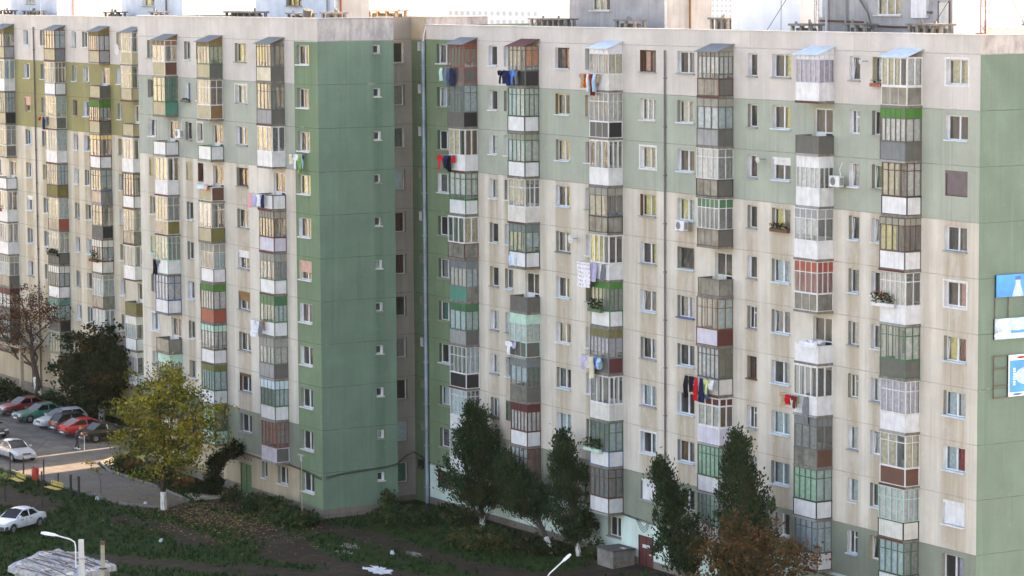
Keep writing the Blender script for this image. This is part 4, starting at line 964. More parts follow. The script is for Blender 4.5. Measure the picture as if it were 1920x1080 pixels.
def car(label,x,y,rz,paint,shape,L=4.2,W=1.68,bump=None,open_door=False,group=None,handles=True):
    S=SHAPES[shape]; z0=gz(x,y)+(.05 if inpoly(x,y,ROAD) else .01)
    t=thing('parked_car',label,'car',(x,y,z0),rz,group)
    hw=W/2; zb=.3
    q=MB(); pr=[]
    for fx,zt,fw in S['low']:
        X=fx*L; w=fw*hw
        pr.append([(X,-w*.93,zb),(X,-w,zb+.16),(X,-w*1.0,zt*.74),(X,-w*.93,zt-.03),(X,-w*.80,zt),(X,w*.80,zt),(X,w*.93,zt-.03),(X,w*1.0,zt*.74),(X,w,zb+.16),(X,w*.93,zb)])
    for a,b2 in zip(pr,pr[1:]):
        for i in range(9): q.face([a[i],b2[i],b2[i+1],a[i+1]],paint)
        q.face([a[9],b2[9],b2[0],a[0]],BUMP)
    q.face(list(reversed(pr[0])),paint); q.face(pr[-1],paint)
    def top(fx):
        for (a,za,wa),(b2,zb2,wb) in zip(S['low'],S['low'][1:]):
            if a<=fx<=b2: k=(fx-a)/(b2-a); return za+(zb2-za)*k,(wa+(wb-wa)*k)*hw
    c0,c1,c2,c3=S['cab']; rh=S['rh']; 
    def pt(fx,z,s,w): return (fx*L,s*w,z)
    B=[]; T=[]
    for fx in(c0,c3): z,w=top(fx); B.append((fx*L,w*.80,z-.01))
    for fx in(c1,c2): z,w=top(fx); T.append((fx*L,w*.66,rh))
    # roof, rounded
    n=6
    for i in range(n):
        f0,f1=c1+(c2-c1)*i/n,c1+(c2-c1)*(i+1)/n
        for k in range(6):
            u0,u1=-1+k/3,-1+(k+1)/3
            hh=lambda f,u: rh-.10*u*u+.035*math.sin(PI*(f-c1)/(c2-c1))
            w=T[0][1]; q.face([(f0*L,u0*w*1.03,hh(f0,u0)),(f1*L,u0*w*1.03,hh(f1,u0)),(f1*L,u1*w*1.03,hh(f1,u1)),(f0*L,u1*w*1.03,hh(f0,u1))],paint)
    rz_=rh-.1; w=T[0][1]*1.03
    g=MB()
    def pillar(p,r_,a=.045):
        q.tube([p,r_],a,paint,5)
    cm_=(c1+c2)/2+.0
    for s in(-1,1):
        rb=(c0*L,s*B[0][1],B[0][2]); fb=(c3*L,s*B[1][1],B[1][2]); rt=(c1*L,s*w,rz_); ft=(c2*L,s*w,rz_)
        pillar(rb,rt,.06); pillar(fb,ft,.04); zm,wm=top(cm_); mb=(cm_*L,s*wm*.86,zm-.01); mt_=(cm_*L,s*w,rz_); pillar(mb,mt_,.035); pillar(rt,ft,.035)
        g.face([fb,mb,mt_,ft],CGL); g.face([mb,rb,rt,mt_],CGL)
    g.face([(c3*L,-B[1][1],B[1][2]),(c3*L,B[1][1],B[1][2]),(c2*L,w,rz_+.06),(c2*L,-w,rz_+.06)],CGL)
    g.face([(c0*L,B[0][1],B[0][2]),(c0*L,-B[0][1],B[0][2]),(c1*L,-w,rz_+.06),(c1*L,w,rz_+.06)],CGL)
    o=q.build('body',t,smooth=False); g.build('window_glass',t)
    bm_=bump or BUMP
    for s,nm in((1,'bumper'),(-1,'bumper')):
        q=MB(); X=s*L*.5; q.box(X-s*.18,X+s*.07,-hw*.82,hw*.82,.32,.54,bm_)
        q.obox((X-s*.22,hw*.86,.43),(.14,0,0),(0,.05,0),(0,0,.1),bm_); q.obox((X-s*.22,-hw*.86,.43),(.14,0,0),(0,.05,0),(0,0,.1),bm_); q.build(nm,t)
        q=MB(); q.box(X+s*.072,X+s*.085,-.26,.26,.38,.49,pm('W')); q.build('number_plate',t)
    for s in(-1,1):
        q=MB(); q.box(L*.475,L*.505,s*hw*.42,s*hw*.78,.56,.69,HLM); q.build('headlight',t)
        q=MB(); q.box(-L*.507,-L*.48,s*hw*.48,s*hw*.84,.60,.82,TLM); q.build('taillight',t)
        q=MB(); q.box(c3*L-.22,c3*L-.05,s*hw*.98,s*(hw+.14),.93,1.06,paint); q.build('wing_mirror',t)
    q=MB(); q.box(L*.5,L*.507,-hw*.36,hw*.36,.56,.68,pm('D')); q.build('grille',t)
    for s in(-1,1):
        q=MB(); q.box(-L*.12,-L*.07,s*hw*1.0,s*(hw*1.0+.02),.74,.78,pm('D')); q.box(L*.08,L*.13,s*hw*1.0,s*(hw*1.0+.02),.74,.78,pm('D')); q.box(L*.005,L*.0075,s*hw*.99,s*(hw+.004),.36,.86,pm('D')); q.build('door_handle',t)
    for fx in(-.31,.31):
        for s in(-1,1):
            wl=link('wheel',None,t,(fx*L,s*(hw-.1),.3))
            q=MB(); k=18; r_=.31; ri=.19
            for i in range(k):
                a0,a1=2*PI*i/k,2*PI*(i+1)/k; f=lambda r,a,yy:(r*math.cos(a),yy,r*math.sin(a))
                for ya,yb,ra,rb2 in((-.09,.09,r_,r_),(-.09,-.09,ri,r_),(.09,.09,r_,ri)): q.face([f(ra,a0,ya),f(ra,a1,ya),f(rb2,a1,yb),f(rb2,a0,yb)],TYRE)
            q.build('tyre',wl)
            q=MB()
            for i in range(k):
                a0,a1=2*PI*i/k,2*PI*(i+1)/k
                q.face([f(ri,a0,s*.075),f(ri,a1,s*.075),(0,s*.095,0)] if s>0 else [f(ri,a1,s*.075),f(ri,a0,s*.075),(0,s*.095,0)],RIM if i%3 else BUMP)
            q.build('rim',wl)
            q=MB(); k=12
            for i in range(k):     # wheel arch
                a0,a1=PI*i/k,PI*(i+1)/k; q.face([(.36*math.cos(a0),s*.085,.36*math.sin(a0)),(.36*math.cos(a1),s*.085,.36*math.sin(a1)),(.36*math.cos(a1),s*.112,.36*math.sin(a1)),(.36*math.cos(a0),s*.112,.36*math.sin(a0))],BUMP)
                q.face([(.31*math.cos(a0),s*.112,.31*math.sin(a0)),(.36*math.cos(a0),s*.112,.36*math.sin(a0)),(.36*math.cos(a1),s*.112,.36*math.sin(a1)),(.31*math.cos(a1),s*.112,.31*math.sin(a1))],BUMP)
            q.build('wheel_arch',wl)
    if open_door:
        q=MB(); q.obox((L*.1-.2,-hw-.38,.66),(.36*math.cos(.9),-.36*math.sin(.9)*1.0,0),(.03,.02,0),(0,0,.32),paint); q.obox((L*.1-.18,-hw-.4,.68),(.32*math.cos(.9),-.32*math.sin(.9),0),(.035,.03,0),(0,0,.24),pm('O')); q.build('door',t)
    return t
D2=math.radians
wx,wy=-60.65,-26.93; 
hd=math.atan2(-26.93+24.27,-60.65+62.23)    # front wheel minus rear wheel
cx,cy=(-60.65-62.23)/2,(-26.93-24.27)/2
car('white boxy saloon with dark bumpers parked on the grass at bottom left',cx-math.cos(hd+PI/2)*.72,cy-math.sin(hd+PI/2)*.72,hd,carpaint('paint_car_white',(.66,.7,.76)),'saloon_box',4.3,1.64)
car('silver grey saloon facing the camera on the road by the lit grass',-88.9,-15.5,D2(2),carpaint('paint_car_silver',(.42,.44,.5)),'sedan',4.35,1.7,bump=carpaint('paint_car_silver',(.4,.4,.4)))
pk='cars parked nose to tail beside the block'
car('bright red saloon seen from behind, in the parked row',-96.6,-6.6,D2(97),carpaint('paint_car_red',(.6,.02,.03)),'fastback',4.3,1.68,group=pk)
car('black saloon at the right end of the parked row',-93.6,-6.3,D2(97),carpaint('paint_car_black',(.004,.004,.006)),'sedan',4.5,1.74,group=pk)
car('dark navy hatchback squeezed between the silver and the red cars',-99.2,-6.5,D2(97),carpaint('paint_car_navy',(.012,.014,.03)),'hatch',3.9,1.66,group=pk)
car('pale silver hatchback facing out, left of the navy car',-101.8,-6.6,D2(-83),carpaint('paint_car_pale',(.42,.45,.5)),'hatch',4.0,1.68,bump=carpaint('paint_car_pale',(.4,.4,.4)),group=pk)
car('teal green saloon facing out, second from the left end of the row',-105.8,-6.7,D2(-83),carpaint('paint_car_teal',(.02,.18,.15)),'saloon_box',4.3,1.64,group=pk)
car('dark red car at the left end of the parked row',-110.0,-6.4,D2(-83),carpaint('paint_car_darkred',(.2,.012,.018)),'sedan',4.4,1.72,group=pk)
car('dark green car with its pale lined door open at the left edge of the lot',-100.6,-13.2,D2(10),carpaint('paint_car_darkgreen',(.02,.035,.03)),'sedan',4.3,1.68,open_door=True)
# ================================================================== people
SKIN=M('skin',(.42,.25,.18),.6,.12,6)
def person(label,x,y,rz,joints,bones,cloth,hair):
    """joints: name -> (pos, radius); cloth: function(co, nearest bone name) -> material"""
    z=gz(x,y)+(.05 if inpoly(x,y,ROAD) else .01)
    names=list(joints); me=bpy.data.meshes.new('person'); 
    me.from_pydata([joints[n][0] for n in names],[(names.index(a),names.index(b2)) for a,b2 in bones],[])
    o=bpy.data.objects.new('person_skin',me); C.objects.link(o)
    sk=o.modifiers.new('s','SKIN'); sk.use_smooth_shade=True
    for i,n in enumerate(names): me.skin_vertices[0].data[i].radius=(joints[n][1],)*2 if not isinstance(joints[n][1],tuple) else joints[n][1]
    me.skin_vertices[0].data[0].use_root=True
    o.modifiers.new('u','SUBSURF').levels=2
    dg=bpy.context.evaluated_depsgraph_get(); ev=o.evaluated_get(dg); m2=bpy.data.meshes.new_from_object(ev); bpy.data.objects.remove(o)
    mats=[]; 
    m2.materials.clear()
    def seg(p,a,b2):
        a,b2=Vector(a),Vector(b2); d=b2-a; t=max(0,min(1,(p-a).dot(d)/max(1e-6,d.length_squared))); return (p-a-d*t).length
    for p in m2.polygons:
        co=Vector(p.center); bn=min(bones,key=lambda b_:seg(co,joints[b_[0]][0],joints[b_[1]][0])-.3*(joints[b_[0]][1] if not isinstance(joints[b_[0]][1],tuple) else joints[b_[0]][1][0]))
        mt=cloth(bn)
        if mt not in mats: mats.append(mt); m2.materials.append(mt)
        p.material_index=mats.index(mt)
    o=link('person',m2,None,(x,y,z),rz); tag(o,label,'person')
    hp=Vector(joints['head'][0]); q=MB(); r_=.118
    for i in range(6):
        for j in range(10):
            t0,t1=PI*.62*i/6,PI*.62*(i+1)/6; a0,a1=2*PI*j/10,2*PI*(j+1)/10
            f=lambda t,a:(hp.x-.018+r_*math.sin(t)*math.cos(a),hp.y+r_*.92*math.sin(t)*math.sin(a),hp.z+.03+r_*1.12*math.cos(t))
            q.face([f(t0,a0),f(t1,a0),f(t1,a1),f(t0,a1)],hair)
    q.build('hair',o,smooth=True)
    q=MB(); q.obox((hp.x+.118,hp.y,hp.z-.0),(.022,0,0),(0,.016,0),(0,0,.03),SKIN)
    for s in(-1,1): q.obox((hp.x+.1,hp.y+s*.04,hp.z+.03),(.008,0,0),(0,.014,0),(0,0,.007),pm('K')); q.obox((hp.x,hp.y+s*.112,hp.z),(.02,0,0),(0,.012,0),(0,0,.032),SKIN)
    q.obox((hp.x+.1,hp.y,hp.z-.055),(.008,0,0),(0,.025,0),(0,0,.006),pm('R')); q.build('face',o)
    for s in('l','r'):
        an,to=Vector(joints['ankle_'+s][0]),Vector(joints['toe_'+s][0]); q=MB(); d=(to-an); 
        q.tube([an+Vector((-.05,0,-.04)),an.lerp(to,.5)+Vector((0,0,-.01)),to],[.055,.06,.045],pm('W') if 'cane' in label or 'stick' in label else pm('K'),8); q.build('shoe',o)
        h=Vector(joints['hand_'+s][0]); e=Vector(joints['elbow_'+s][0]); dd=(h-e).normalized(); sd=dd.orthogonal().normalized(); sd2=dd.cross(sd)
        q=MB(); q.obox(h+dd*.045,dd*.05,sd*.04,sd2*.016,SKIN)
        for k in range(4):
            b0=h+dd*.09+sd*(-.03+.02*k); L=(.065,.075,.07,.055)[k]; q.tube([b0,b0+dd*L*.55,b0+dd*L*.9+sd2*.02],[.010,.009,.006],SKIN,5)
        q.tube([h+dd*.02+sd*.04,h+dd*.055+sd*.07,h+dd*.085+sd*.075],[.012,.010,.007],SKIN,5); q.build('hand',o)
    return o
def body(lean=0,stepl=.0,stepr=.0,al=(0,0),ar=(0,0),crouch=0):
    hz=.92-crouch; sx=math.sin(lean); cz=math.cos(lean)
    T=lambda u,y=0:(u*sx,y,hz+u*cz)
    J=dict(pelvis=(T(0),(.15,.12)),waist=(T(.18),(.135,.105)),chest=(T(.38),(.16,.12)),neckb=(T(.52),(.075,.07)),neck=(T(.60),.055))
    hx,_,hzz=T(.72); J['head']=((hx+.05,0,hzz),(.098,.088)); J['crown']=((hx+.03,0,hzz+.1),(.075,.07))
    for s,k,st_,a in(('l',1,stepl,al),('r',-1,stepr,ar)):
        J['hip_'+s]=((0,k*.09,hz-.06),.095); J['knee_'+s]=((st_*.5+.05,k*.1,.49-crouch*.5),.066); J['ankle_'+s]=((st_,k*.1,.09),.045); J['toe_'+s]=((st_+.17,k*.11,.045),.035)
        x,_,z=T(.49); J['sho_'+s]=((x,k*.19,z),.062); ex=x+.28*math.sin(a[0]); ez=z-.28*math.cos(a[0]); J['elbow_'+s]=((ex,k*.24,ez),.045); J['hand_'+s]=((ex+.25*math.sin(a[0]+a[1]),k*.21,ez-.25*math.cos(a[0]+a[1])),.03)
    Bn=[('pelvis','waist'),('waist','chest'),('chest','neckb'),('neckb','neck'),('neck','head'),('head','crown')]
    for s in'lr': Bn+=[('pelvis','hip_'+s),('hip_'+s,'knee_'+s),('knee_'+s,'ankle_'+s),('ankle_'+s,'toe_'+s),('chest','sho_'+s),('sho_'+s,'elbow_'+s),('elbow_'+s,'hand_'+s)]
    return J,Bn
def dress(top,bot):
    def f(b_):
        if 'neck' in b_ and 'head' in b_ or 'crown' in b_: return SKIN
        if b_[1].startswith('hand'): return top
        if b_[0].startswith(('hip','knee','ankle')) or b_[1].startswith('hip'): return bot
        return top
    return f
DKJ=M('jacket_dark',(.025,.03,.045),.9,.2,6); DKT=M('trousers_dark',(.02,.022,.026),.9,.2,6); WSH=M('shirt_white',(.65,.66,.7),.9,.12,6); JEA=M('jeans',(.05,.07,.12),.9,.2,6)
J_,B_=body(.45,-.22,.18,(.9,.3),(.35,.5)); 
person('person in a dark jacket bending forward behind the black car, leaning on a white stick',-90.5,-10.0,D2(35),J_,B_,dress(DKJ,DKT),M('hair_blond',(.4,.22,.07),.7,.2,9))
q=MB(); q.tube([(0,0,0),(-.08,.05,.55),(-.2,.1,1.02)],.022,pm('W'),6); q.tube([(-.2,.1,1.0),(-.3,.13,1.04)],.022,pm('W'),6)
tag(q.build('walking_stick',None,(-89.75,-9.75,GZ+.06)),'white walking stick held by the bending person','walking stick')
J_,B_=body(.6,.0,.12,(1.0,.5),(.8,.6),.12)
person('person in a white shirt stooping at the open door of the dark green car',-98.6,-13.9,D2(160),J_,B_,dress(WSH,JEA),M('hair_dark',(.02,.015,.012),.7,.2,9))
J_,B_=body(.05,.1,-.1,(.2,.2),(-.1,.3))
person('person in a white top standing under the entrance canopy at far left',-124.4,-4.2,D2(-60),J_,B_,dress(WSH,DKT),M('hair_dark',(.02,.015,.012)))
# ================================================================== yard furniture
YB=M('bench_yellow',(.46,.35,.08),.6,.2,3,streak=.3)
def bench(label,x,y,rz):
    t=thing('park_bench',label,'bench',(x,y,gz(x,y)),rz)
    q=MB()
    for i in range(3): q.box(-.85,.85,-.28+i*.15,-.15+i*.15,.43,.47,YB)
    q.build('seat',t); q=MB()
    for i in range(2): q.obox((0,.24+.03*i,.62+.17*i),(.85,0,0),(0,.018,.004),(0,-.01,.07),YB)
    q.build('backrest',t)
    for s in(-.65,.65):
        q=MB(); q.tube([(s,-.24,0),(s,-.24,.43)],.025,DMETAL,6); q.tube([(s,.2,0),(s,.2,.45),(s,.29,.88)],.025,DMETAL,6); q.tube([(s,-.24,.42),(s,.2,.42)],.022,DMETAL,6); q.build('leg',t)
bench('yellow slatted bench left of the red bin',-77.7,-19.7,D2(-2)); bench('yellow slatted bench right of the red bin',-73.2,-18.9,D2(6))
t=thing('litter_bin','red cylindrical litter bin hung between iron posts','bin',(-77.5,-18.5,gz(-77.5,-18.5)))
q=MB(); k=14; RB_=M('bin_red',(.5,.05,.03),.5,.15,3)
for i in range(k):
    a0,a1=2*PI*i/k,2*PI*(i+1)/k
    for (z0,r0),(z1,r1) in zip([(.35,.2),(.45,.24),(1.1,.25),(1.16,.22)],[(.45,.24),(1.1,.25),(1.16,.22),(.7,.2)]):
        q.face([(r0*math.cos(a0),r0*math.sin(a0),z0),(r0*math.cos(a1),r0*math.sin(a1),z0),(r1*math.cos(a1),r1*math.sin(a1),z1),(r1*math.cos(a0),r1*math.sin(a0),z1)],RB_)
    q.face([(0,0,.35),(.2*math.cos(a1),.2*math.sin(a1),.35),(.2*math.cos(a0),.2*math.sin(a0),.35)],RB_)
q.build('body',t); q=MB(); q.tube([(-.28,0,0),(-.28,0,1.25)],.03,DMETAL,6); q.tube([(-.3,0,1.0),(-.2,0,1.0)],.02,DMETAL,6); q.build('post',t)
for i,(x,y,h,l) in enumerate([(-80.6,-19.1,1.9,'left of the first yellow bench'),(-77.6,-19.3,1.9,'between the first bench and the red bin'),(-76.7,-18.2,1.8,'just right of the red bin'),(-74.9,-17.9,1.1,'short, behind the second yellow bench'),(-71.0,-18.6,1.6,'thick, leftmost of the pair by the litter heap'),(-70.1,-18.4,1.6,'thick, rightmost of the pair by the litter heap'),(-72.4,-22.7,1.5,'behind the white saloon, left one'),(-68.6,-21.6,2.4,'tall, behind the roof of the white saloon')]):
    q=MB(); r_=.05 if i not in(4,5) else .085; q.tube([(0,0,-.1),(R.uniform(-.02,.02),0,h)],r_,DMETAL,6); q.box(-r_*1.25,r_*1.25,-r_*1.25,r_*1.25,h,h+.03,DMETAL)
    tag(q.build('iron_post',None,(x,y,gz(x,y))),'black iron post '+l,'post',group='iron posts in the yard')
# bin box by the entrance
t=thing('concrete_bin_box','grey concrete bin box left of the red entrance door','bin box',(-31.2,-1.0,GZ))
BX=M('box_render',(.2,.185,.17),.9,.35,2,streak=.5)
q=MB(); q.box(-.95,.75,-.75,.75,0,1.15,BX); q.build('body',t); q=MB(); q.box(-1.0,.8,-.8,.8,1.152,1.24,M('box_top',(.085,.08,.085),.85,.35,2)); q.build('lid',t)
q=MB(); q.tube([(.8,-.7,.55),(.98,-.72,.55),(.98,.2,.6)],.03,pm('w'),6); q.build('handrail',t)
for k in range(3):
    q=MB(); z=GZ+1.25; x=-30.9+k*.16; q.face([(x-.12,-.9,z),(x+.1,-1.0,z+.01),(x+.14,-.8,z+.06),(x-.05,-.7,z+.03)],pm('W')); tag(q.build('paper_scrap'),'crumpled white paper scraps lying on top of the concrete bin box','paper',group='paper scraps on the bin box')
# lamps and poles
WP=M('lamp_white',(.72,.73,.76),.4,.1,3,streak=.15); CP=M('concrete_pole',(.56,.55,.54),.85,.15,2,streak=.3); TP=M('weathered_pole',(.36,.32,.25),.85,.25,2,streak=.4)
def lamp_head(q,p,d,L):
    p=Vector(p);d=Vector(d).normalized(); s=d.cross(Vector((0,0,1))).normalized(); u=s.cross(d)
    pr=[(0,.05,.04),(.12,.07,.055),(.2,.12,.075),(.75*L,.15,.085),(L,.10,.05)]; st_=[]
    for x,w,h in pr: c_=p+d*x; st_.append([c_+s*w-u*h*.5,c_+s*w*.7+u*h,c_-s*w*.7+u*h,c_-s*w-u*h*.5])
    for a,b2 in zip(st_,st_[1:]):
        for i in range(4): q.face([a[i],b2[i],b2[(i+1)%4],a[(i+1)%4]],WP)
    q.face(st_[-1],WP); q.face(list(reversed(st_[0])),WP)
px,py=-22.39,-38.13; zt=-23.6
t=thing('street_lamp','white concrete street lamp pole with curved arm before the kiosk','street lamp',(px,py,GZ))
q=MB(); q.tube([(0,0,0),(0,0,zt-GZ)],[.2,.135],CP,10); q.box(-.17,.17,-.17,.17,5.9,5.95,METAL); q.box(-.18,.18,-.18,.18,4.6,4.66,METAL); q.build('pole',t)
dv=Vector((.5131,.8583,0)); dl=-dv      # picture-left along the street
q=MB(); a0=dl*.28
P=[a0+Vector((0,0,zt-GZ-1.4)),a0+Vector((0,0,zt-GZ-.35)),a0*1.15+Vector((0,0,zt-GZ-.12)),dl*.55+Vector((0,0,zt-GZ+.03)),dl*1.15+Vector((0,0,zt-GZ+.2))]
q.tube(P,.035,WP,7); q.build('arm',t)
q=MB(); lamp_head(q,P[-1]-dl*.02,dl+Vector((0,0,.18)),.85); q.build('lamp_head',t)
q=MB(); q.tube([(0,0,0),(0,0,-24.45-GZ)],[.12,.105],TP,9); q.tube([(0,0,-24.6-GZ),(0,0,-24.42-GZ)],.115,pm('B'),9); q.box(-.15,.15,-.15,.15,4.6,4.66,DMETAL)
tag(q.build('wooden_pole',None,(-25.52,-35.67,GZ)),'weathered tan pole with a dark cap right of the white lamp','pole')
lx,ly=-10.45,-18.45
t=thing('street_lamp','slim white street lamp with a raised arm at the bottom edge','street lamp',(lx,ly,GZ))
q=MB(); q.tube([(0,0,0),(0,0,4.75)],[.08,.05],WP,8); q.build('pole',t)
q=MB(); e=Vector((.36,.62,5.62)); q.tube([(0,0,4.6),(0,0,4.9),(.05,.08,5.05),e],.035,WP,7); q.build('arm',t); q=MB(); lamp_head(q,e-Vector((.02,.03,.04)),(.36,.6,.62),.62); q.build('lamp_head',t)
t=thing('street_lamp','thin pale street lamp with a flat T head at the green corner','street lamp',(-53.75,-10.1,GZ))
q=MB(); q.tube([(0,0,0),(0,0,.95)],.07,pm('w'),7); q.tube([(0,0,.95),(0,0,4.45)],.032,TP,7); q.build('pole',t); q=MB(); q.box(-.38,.38,-.1,.1,4.46,4.51,TP); q.tube([(0,0,4.1),(0,0,4.45)],.09,METAL,7); q.build('lamp_head',t)
# kiosk with a tarpaulin roof
k1,k2,k3=Vector((-38.33,-35.8)),Vector((-41.8,-31.42)),Vector((-35.42,-30.69)); k4=k1+k3-k2; kc=(k1+k3)/2
t=thing('kiosk','low kiosk roofed with grey tarpaulin and scrap battens at bottom left','kiosk',(kc.x,kc.y,GZ))
TARP=M('tarpaulin',(.22,.26,.32),.5,.5,1.4,streak=.5); TARP2=M('roof_sheet_pale',(.42,.41,.40),.8,.45,2.5,streak=.5); KW=M('kiosk_wall',(.42,.41,.4),.85,.2,2,streak=.4)
q=MB(); cs=[k1,k2,k3,k4]
for a,b2 in zip(cs,cs[1:]+cs[:1]):
    a2=kc+(a-kc)*.88; b3=kc+(b2-kc)*.88; q.face([(a2.x-kc.x,a2.y-kc.y,0),(b3.x-kc.x,b3.y-kc.y,0),(b3.x-kc.x,b3.y-kc.y,2.5),(a2.x-kc.x,a2.y-kc.y,2.5)],KW)
q.build('wall',t)
q=MB(); N=26; rg=random.Random(9)
def kp(u,v):
    p=k1+(k4-k1)*u+(k2-k1)*v; h=2.62+.2*noise.noise(Vector((u*4,v*4,1)))+.2*abs(noise.noise(Vector((u*9,v*3,4))))+.12*math.sin(PI*v)
    return (p.x-kc.x,p.y-kc.y,h)
for i in range(N):
    for j in range(N):
        q.face([kp(i/N,j/N),kp((i+1)/N,j/N),kp((i+1)/N,(j+1)/N),kp(i/N,(j+1)/N)],TARP if noise.noise(Vector((i*.2+j*.12,j*.42-i*.1,3)))>.0 else TARP2)
edge=[kp(i/N,0) for i in range(N+1)]+[kp(1,j/N) for j in range(1,N+1)]+[kp(1-i/N,1) for i in range(1,N+1)]+[kp(0,1-j/N) for j in range(1,N+1)]
for a,b2 in zip(edge,edge[1:]): q.face([(a[0]*1.01,a[1]*1.01,a[2]-.28),(b2[0]*1.01,b2[1]*1.01,b2[2]-.28),b2,a],TARP2)
q.build('roof',t)
q=MB()
for k in range(17):
    v=(k+.5)/17; a=Vector(kp(.03+rg.uniform(0,.15),v)); b2=Vector(kp(.97-rg.uniform(0,.3),min(.97,max(.03,v+rg.uniform(-.12,.12))))); m_=a.lerp(b2,.5); m_.z=max(a.z,b2.z)+.08
    a.z+=.06;b2.z+=.06; q.tube([a,m_,b2],.028,rg.choice([pm('B'),DMETAL,TP,pm('S')]),5)
for k in range(6): c_=Vector(kp(rg.uniform(.1,.9),rg.uniform(.1,.9))); q.obox(c_+Vector((0,0,.1)),(.14,.05,0),(-.04,.12,0),(0,0,.05),rg.choice([pm('R'),pm('D'),pm('O')]))
q.build('batten',t)
# ================================================================== laundry
CL={}
def cloth(n,c):
    return M('fabric_'+n,c,.95,.15,7,spec=.1)
CC=dict(white=(.74,.75,.8),grey=(.2,.21,.24),navy=(.02,.03,.09),blue=(.06,.22,.6),paleblue=(.4,.57,.75),jeans=(.06,.11,.2),black=(.015,.015,.025),red=(.6,.02,.03),orange=(.75,.18,.02),maroon=(.16,.025,.03),pink=(.75,.4,.42),lavender=(.5,.46,.66),cream=(.66,.6,.45),tan=(.4,.29,.18),green=(.2,.38,.1),teal=(.4,.62,.6),sage=(.33,.36,.25),yellow=(.55,.58,.25))
SHAPE2=dict(
 shirt=[(-.5,-.08),(-.26,0),(.26,0),(.5,-.08),(.44,-.42),(.3,-.36),(.3,-1),(-.3,-1),(-.3,-.36),(-.44,-.42)],
 trousers=[(-.36,0),(.36,0),(.42,-1),(.1,-1),(.0,-.36),(-.1,-1),(-.42,-1)],
 towel=[(-.5,0),(.5,0),(.49,-1),(-.5,-.99)],
 shorts=[(-.42,0),(.42,0),(.5,-.95),(.06,-1),(0,-.5),(-.06,-1),(-.5,-.95)],
 socks=[(-.4,0),(-.08,0),(-.1,-.8),(-.35,-1),(-.45,-.8)])
SIZE=dict(shirt=(.55,.68),trousers=(.44,.95),towel=(.45,.7),shorts=(.42,.45),socks=(.3,.35))
def garment(kind,col,x,y,z,label,sx=1,sz=1,pattern=None):
    w,h=SIZE[kind]; w*=sx*1.12;h*=sz*1.2; q=MB(); P=SHAPE2[kind]; m_=cloth(col,CC[col])
    ph=R.uniform(0,6)
    def wv(px,pz): return .09*math.sin(px*9+ph)*min(1,-pz*2+.2)+.03*math.sin(pz*6+ph)
    # fill the outline with vertical strips so the cloth can fold
    if kind=='towel' or kind=='shirt': spans=[(-.5+i*.1,-.4+i*.1) for i in range(10)]
    else: spans=[(-.5+i*.0833,-.5+(i+1)*.0833) for i in range(12)]
    def rng(px):
        zs=[]
        for (ax,az),(bx_,bz) in zip(P,P[1:]+P[:1]):
            if (ax<=px)!=(bx_<=px): zs.append(az+(bz-az)*(px-ax)/(bx_-ax))
        return (min(zs),max(zs)) if len(zs)>=2 else None
    for a,b2 in spans:
        ra,rb2=rng(a+.004),rng(b2-.004)
        if not ra or not rb2: continue
        for k in range(5):
            f=lambda px,r_,u:(px*w,wv(px,r_[1]+(r_[0]-r_[1])*u),(r_[1]+(r_[0]-r_[1])*u)*h)
            A=[f(a,ra,k/5),f(a,ra,(k+1)/5),f(b2,rb2,(k+1)/5),f(b2,rb2,k/5)]
            q.face(A,m_); q.face([(p[0],p[1]+.015,p[2]) for p in reversed(A)],m_)
    if pattern:
        pmt=cloth(pattern,CC[pattern])
        for i in range(7):
            for j in range(6):
                cx_,cz_=-.44+i*.145+.05*(j%2),-.08-j*.165; yy=wv(cx_,cz_)-.012
                q.face([((cx_-.025)*w,yy,cz_*h),(cx_*w,yy,(cz_-.035)*h),((cx_+.025)*w,yy,cz_*h),(cx_*w,yy,(cz_+.035)*h)],pmt)
    tag(q.build('hanging_'+kind,None,(x,y,z)),label,'laundry',group='laundry hung out on the facades')
def line(where,x0,x1,y,z,items,rack=True):
    t=thing('drying_rack','thin wire drying rack '+where,'drying rack',(x0-.05,y,z+.02))
    q=MB(); L=x1-x0+.1
    for dy in(0,.14,.28): q.tube([(0,dy,0),(L,dy,0)],.008,METAL,4)
    for x in(.02,L-.02): q.tube([(x,-.02,0),(x,.42,0)],.011,DMETAL,4)
    q.build('frame',t)
    n=len(items); 
    for i,it in enumerate(items):
        kind,col=it[0],it[1]; sx=it[2] if len(it)>2 else 1; sz=it[3] if len(it)>3 else 1
        nm=it[4] if len(it)>4 else {'paleblue':'pale blue'}.get(col,col)
        garment(kind,col,x0+(x1-x0)*(i+.5)/n,y+.14*(i%3),z,f"{nm} {'pair of '+kind if kind in('trousers','shorts','socks') else kind} hanging {where}",sx,sz,it[5] if len(it)>5 else None)
def bl(bx_,Y,r,off=0,d=.97,ext=.42,zo=-1.70): return bx_[0],Y-d-ext,off-H*r+zo
def bline(where,cols,Y,r,items,x0=-.25,x1=1.2,**k):
    X,y,z=bl(cols,Y,r,**k); line(where,X+x0,X+x1,y,z,items)
bline('from the red framed top balcony by the drainpipe',bcB[0],0,0,[('shirt','teal',.8,1),('shirt','grey',1,1.1),('socks','pink',1,1.4),('trousers','jeans',1,1,'blue jeans'),('trousers','navy',.9,1)])
bline('under the orange curtained top balcony',bcB[1],0,0,[('shirt','black',.9,1,'dark striped'),('shirt','navy'),('socks','white',1,1.5),('trousers','navy',.9,.8),('shirt','blue',1,1,'bright blue'),('towel','grey',.7,1)],x0=-.5,x1=1.3)
bline('under the white roofed top balcony',bcB[2],0,0,[('shirt','tan',.8,1),('shirt','orange'),('shorts','orange',1,1.3),('towel','white',.5,1.2),('trousers','maroon',1,1.1),('shirt','grey',.7,.8),('towel','paleblue',.7,1.2),('socks','tan',1,1.2)],x0=-.35,x1=1.5)
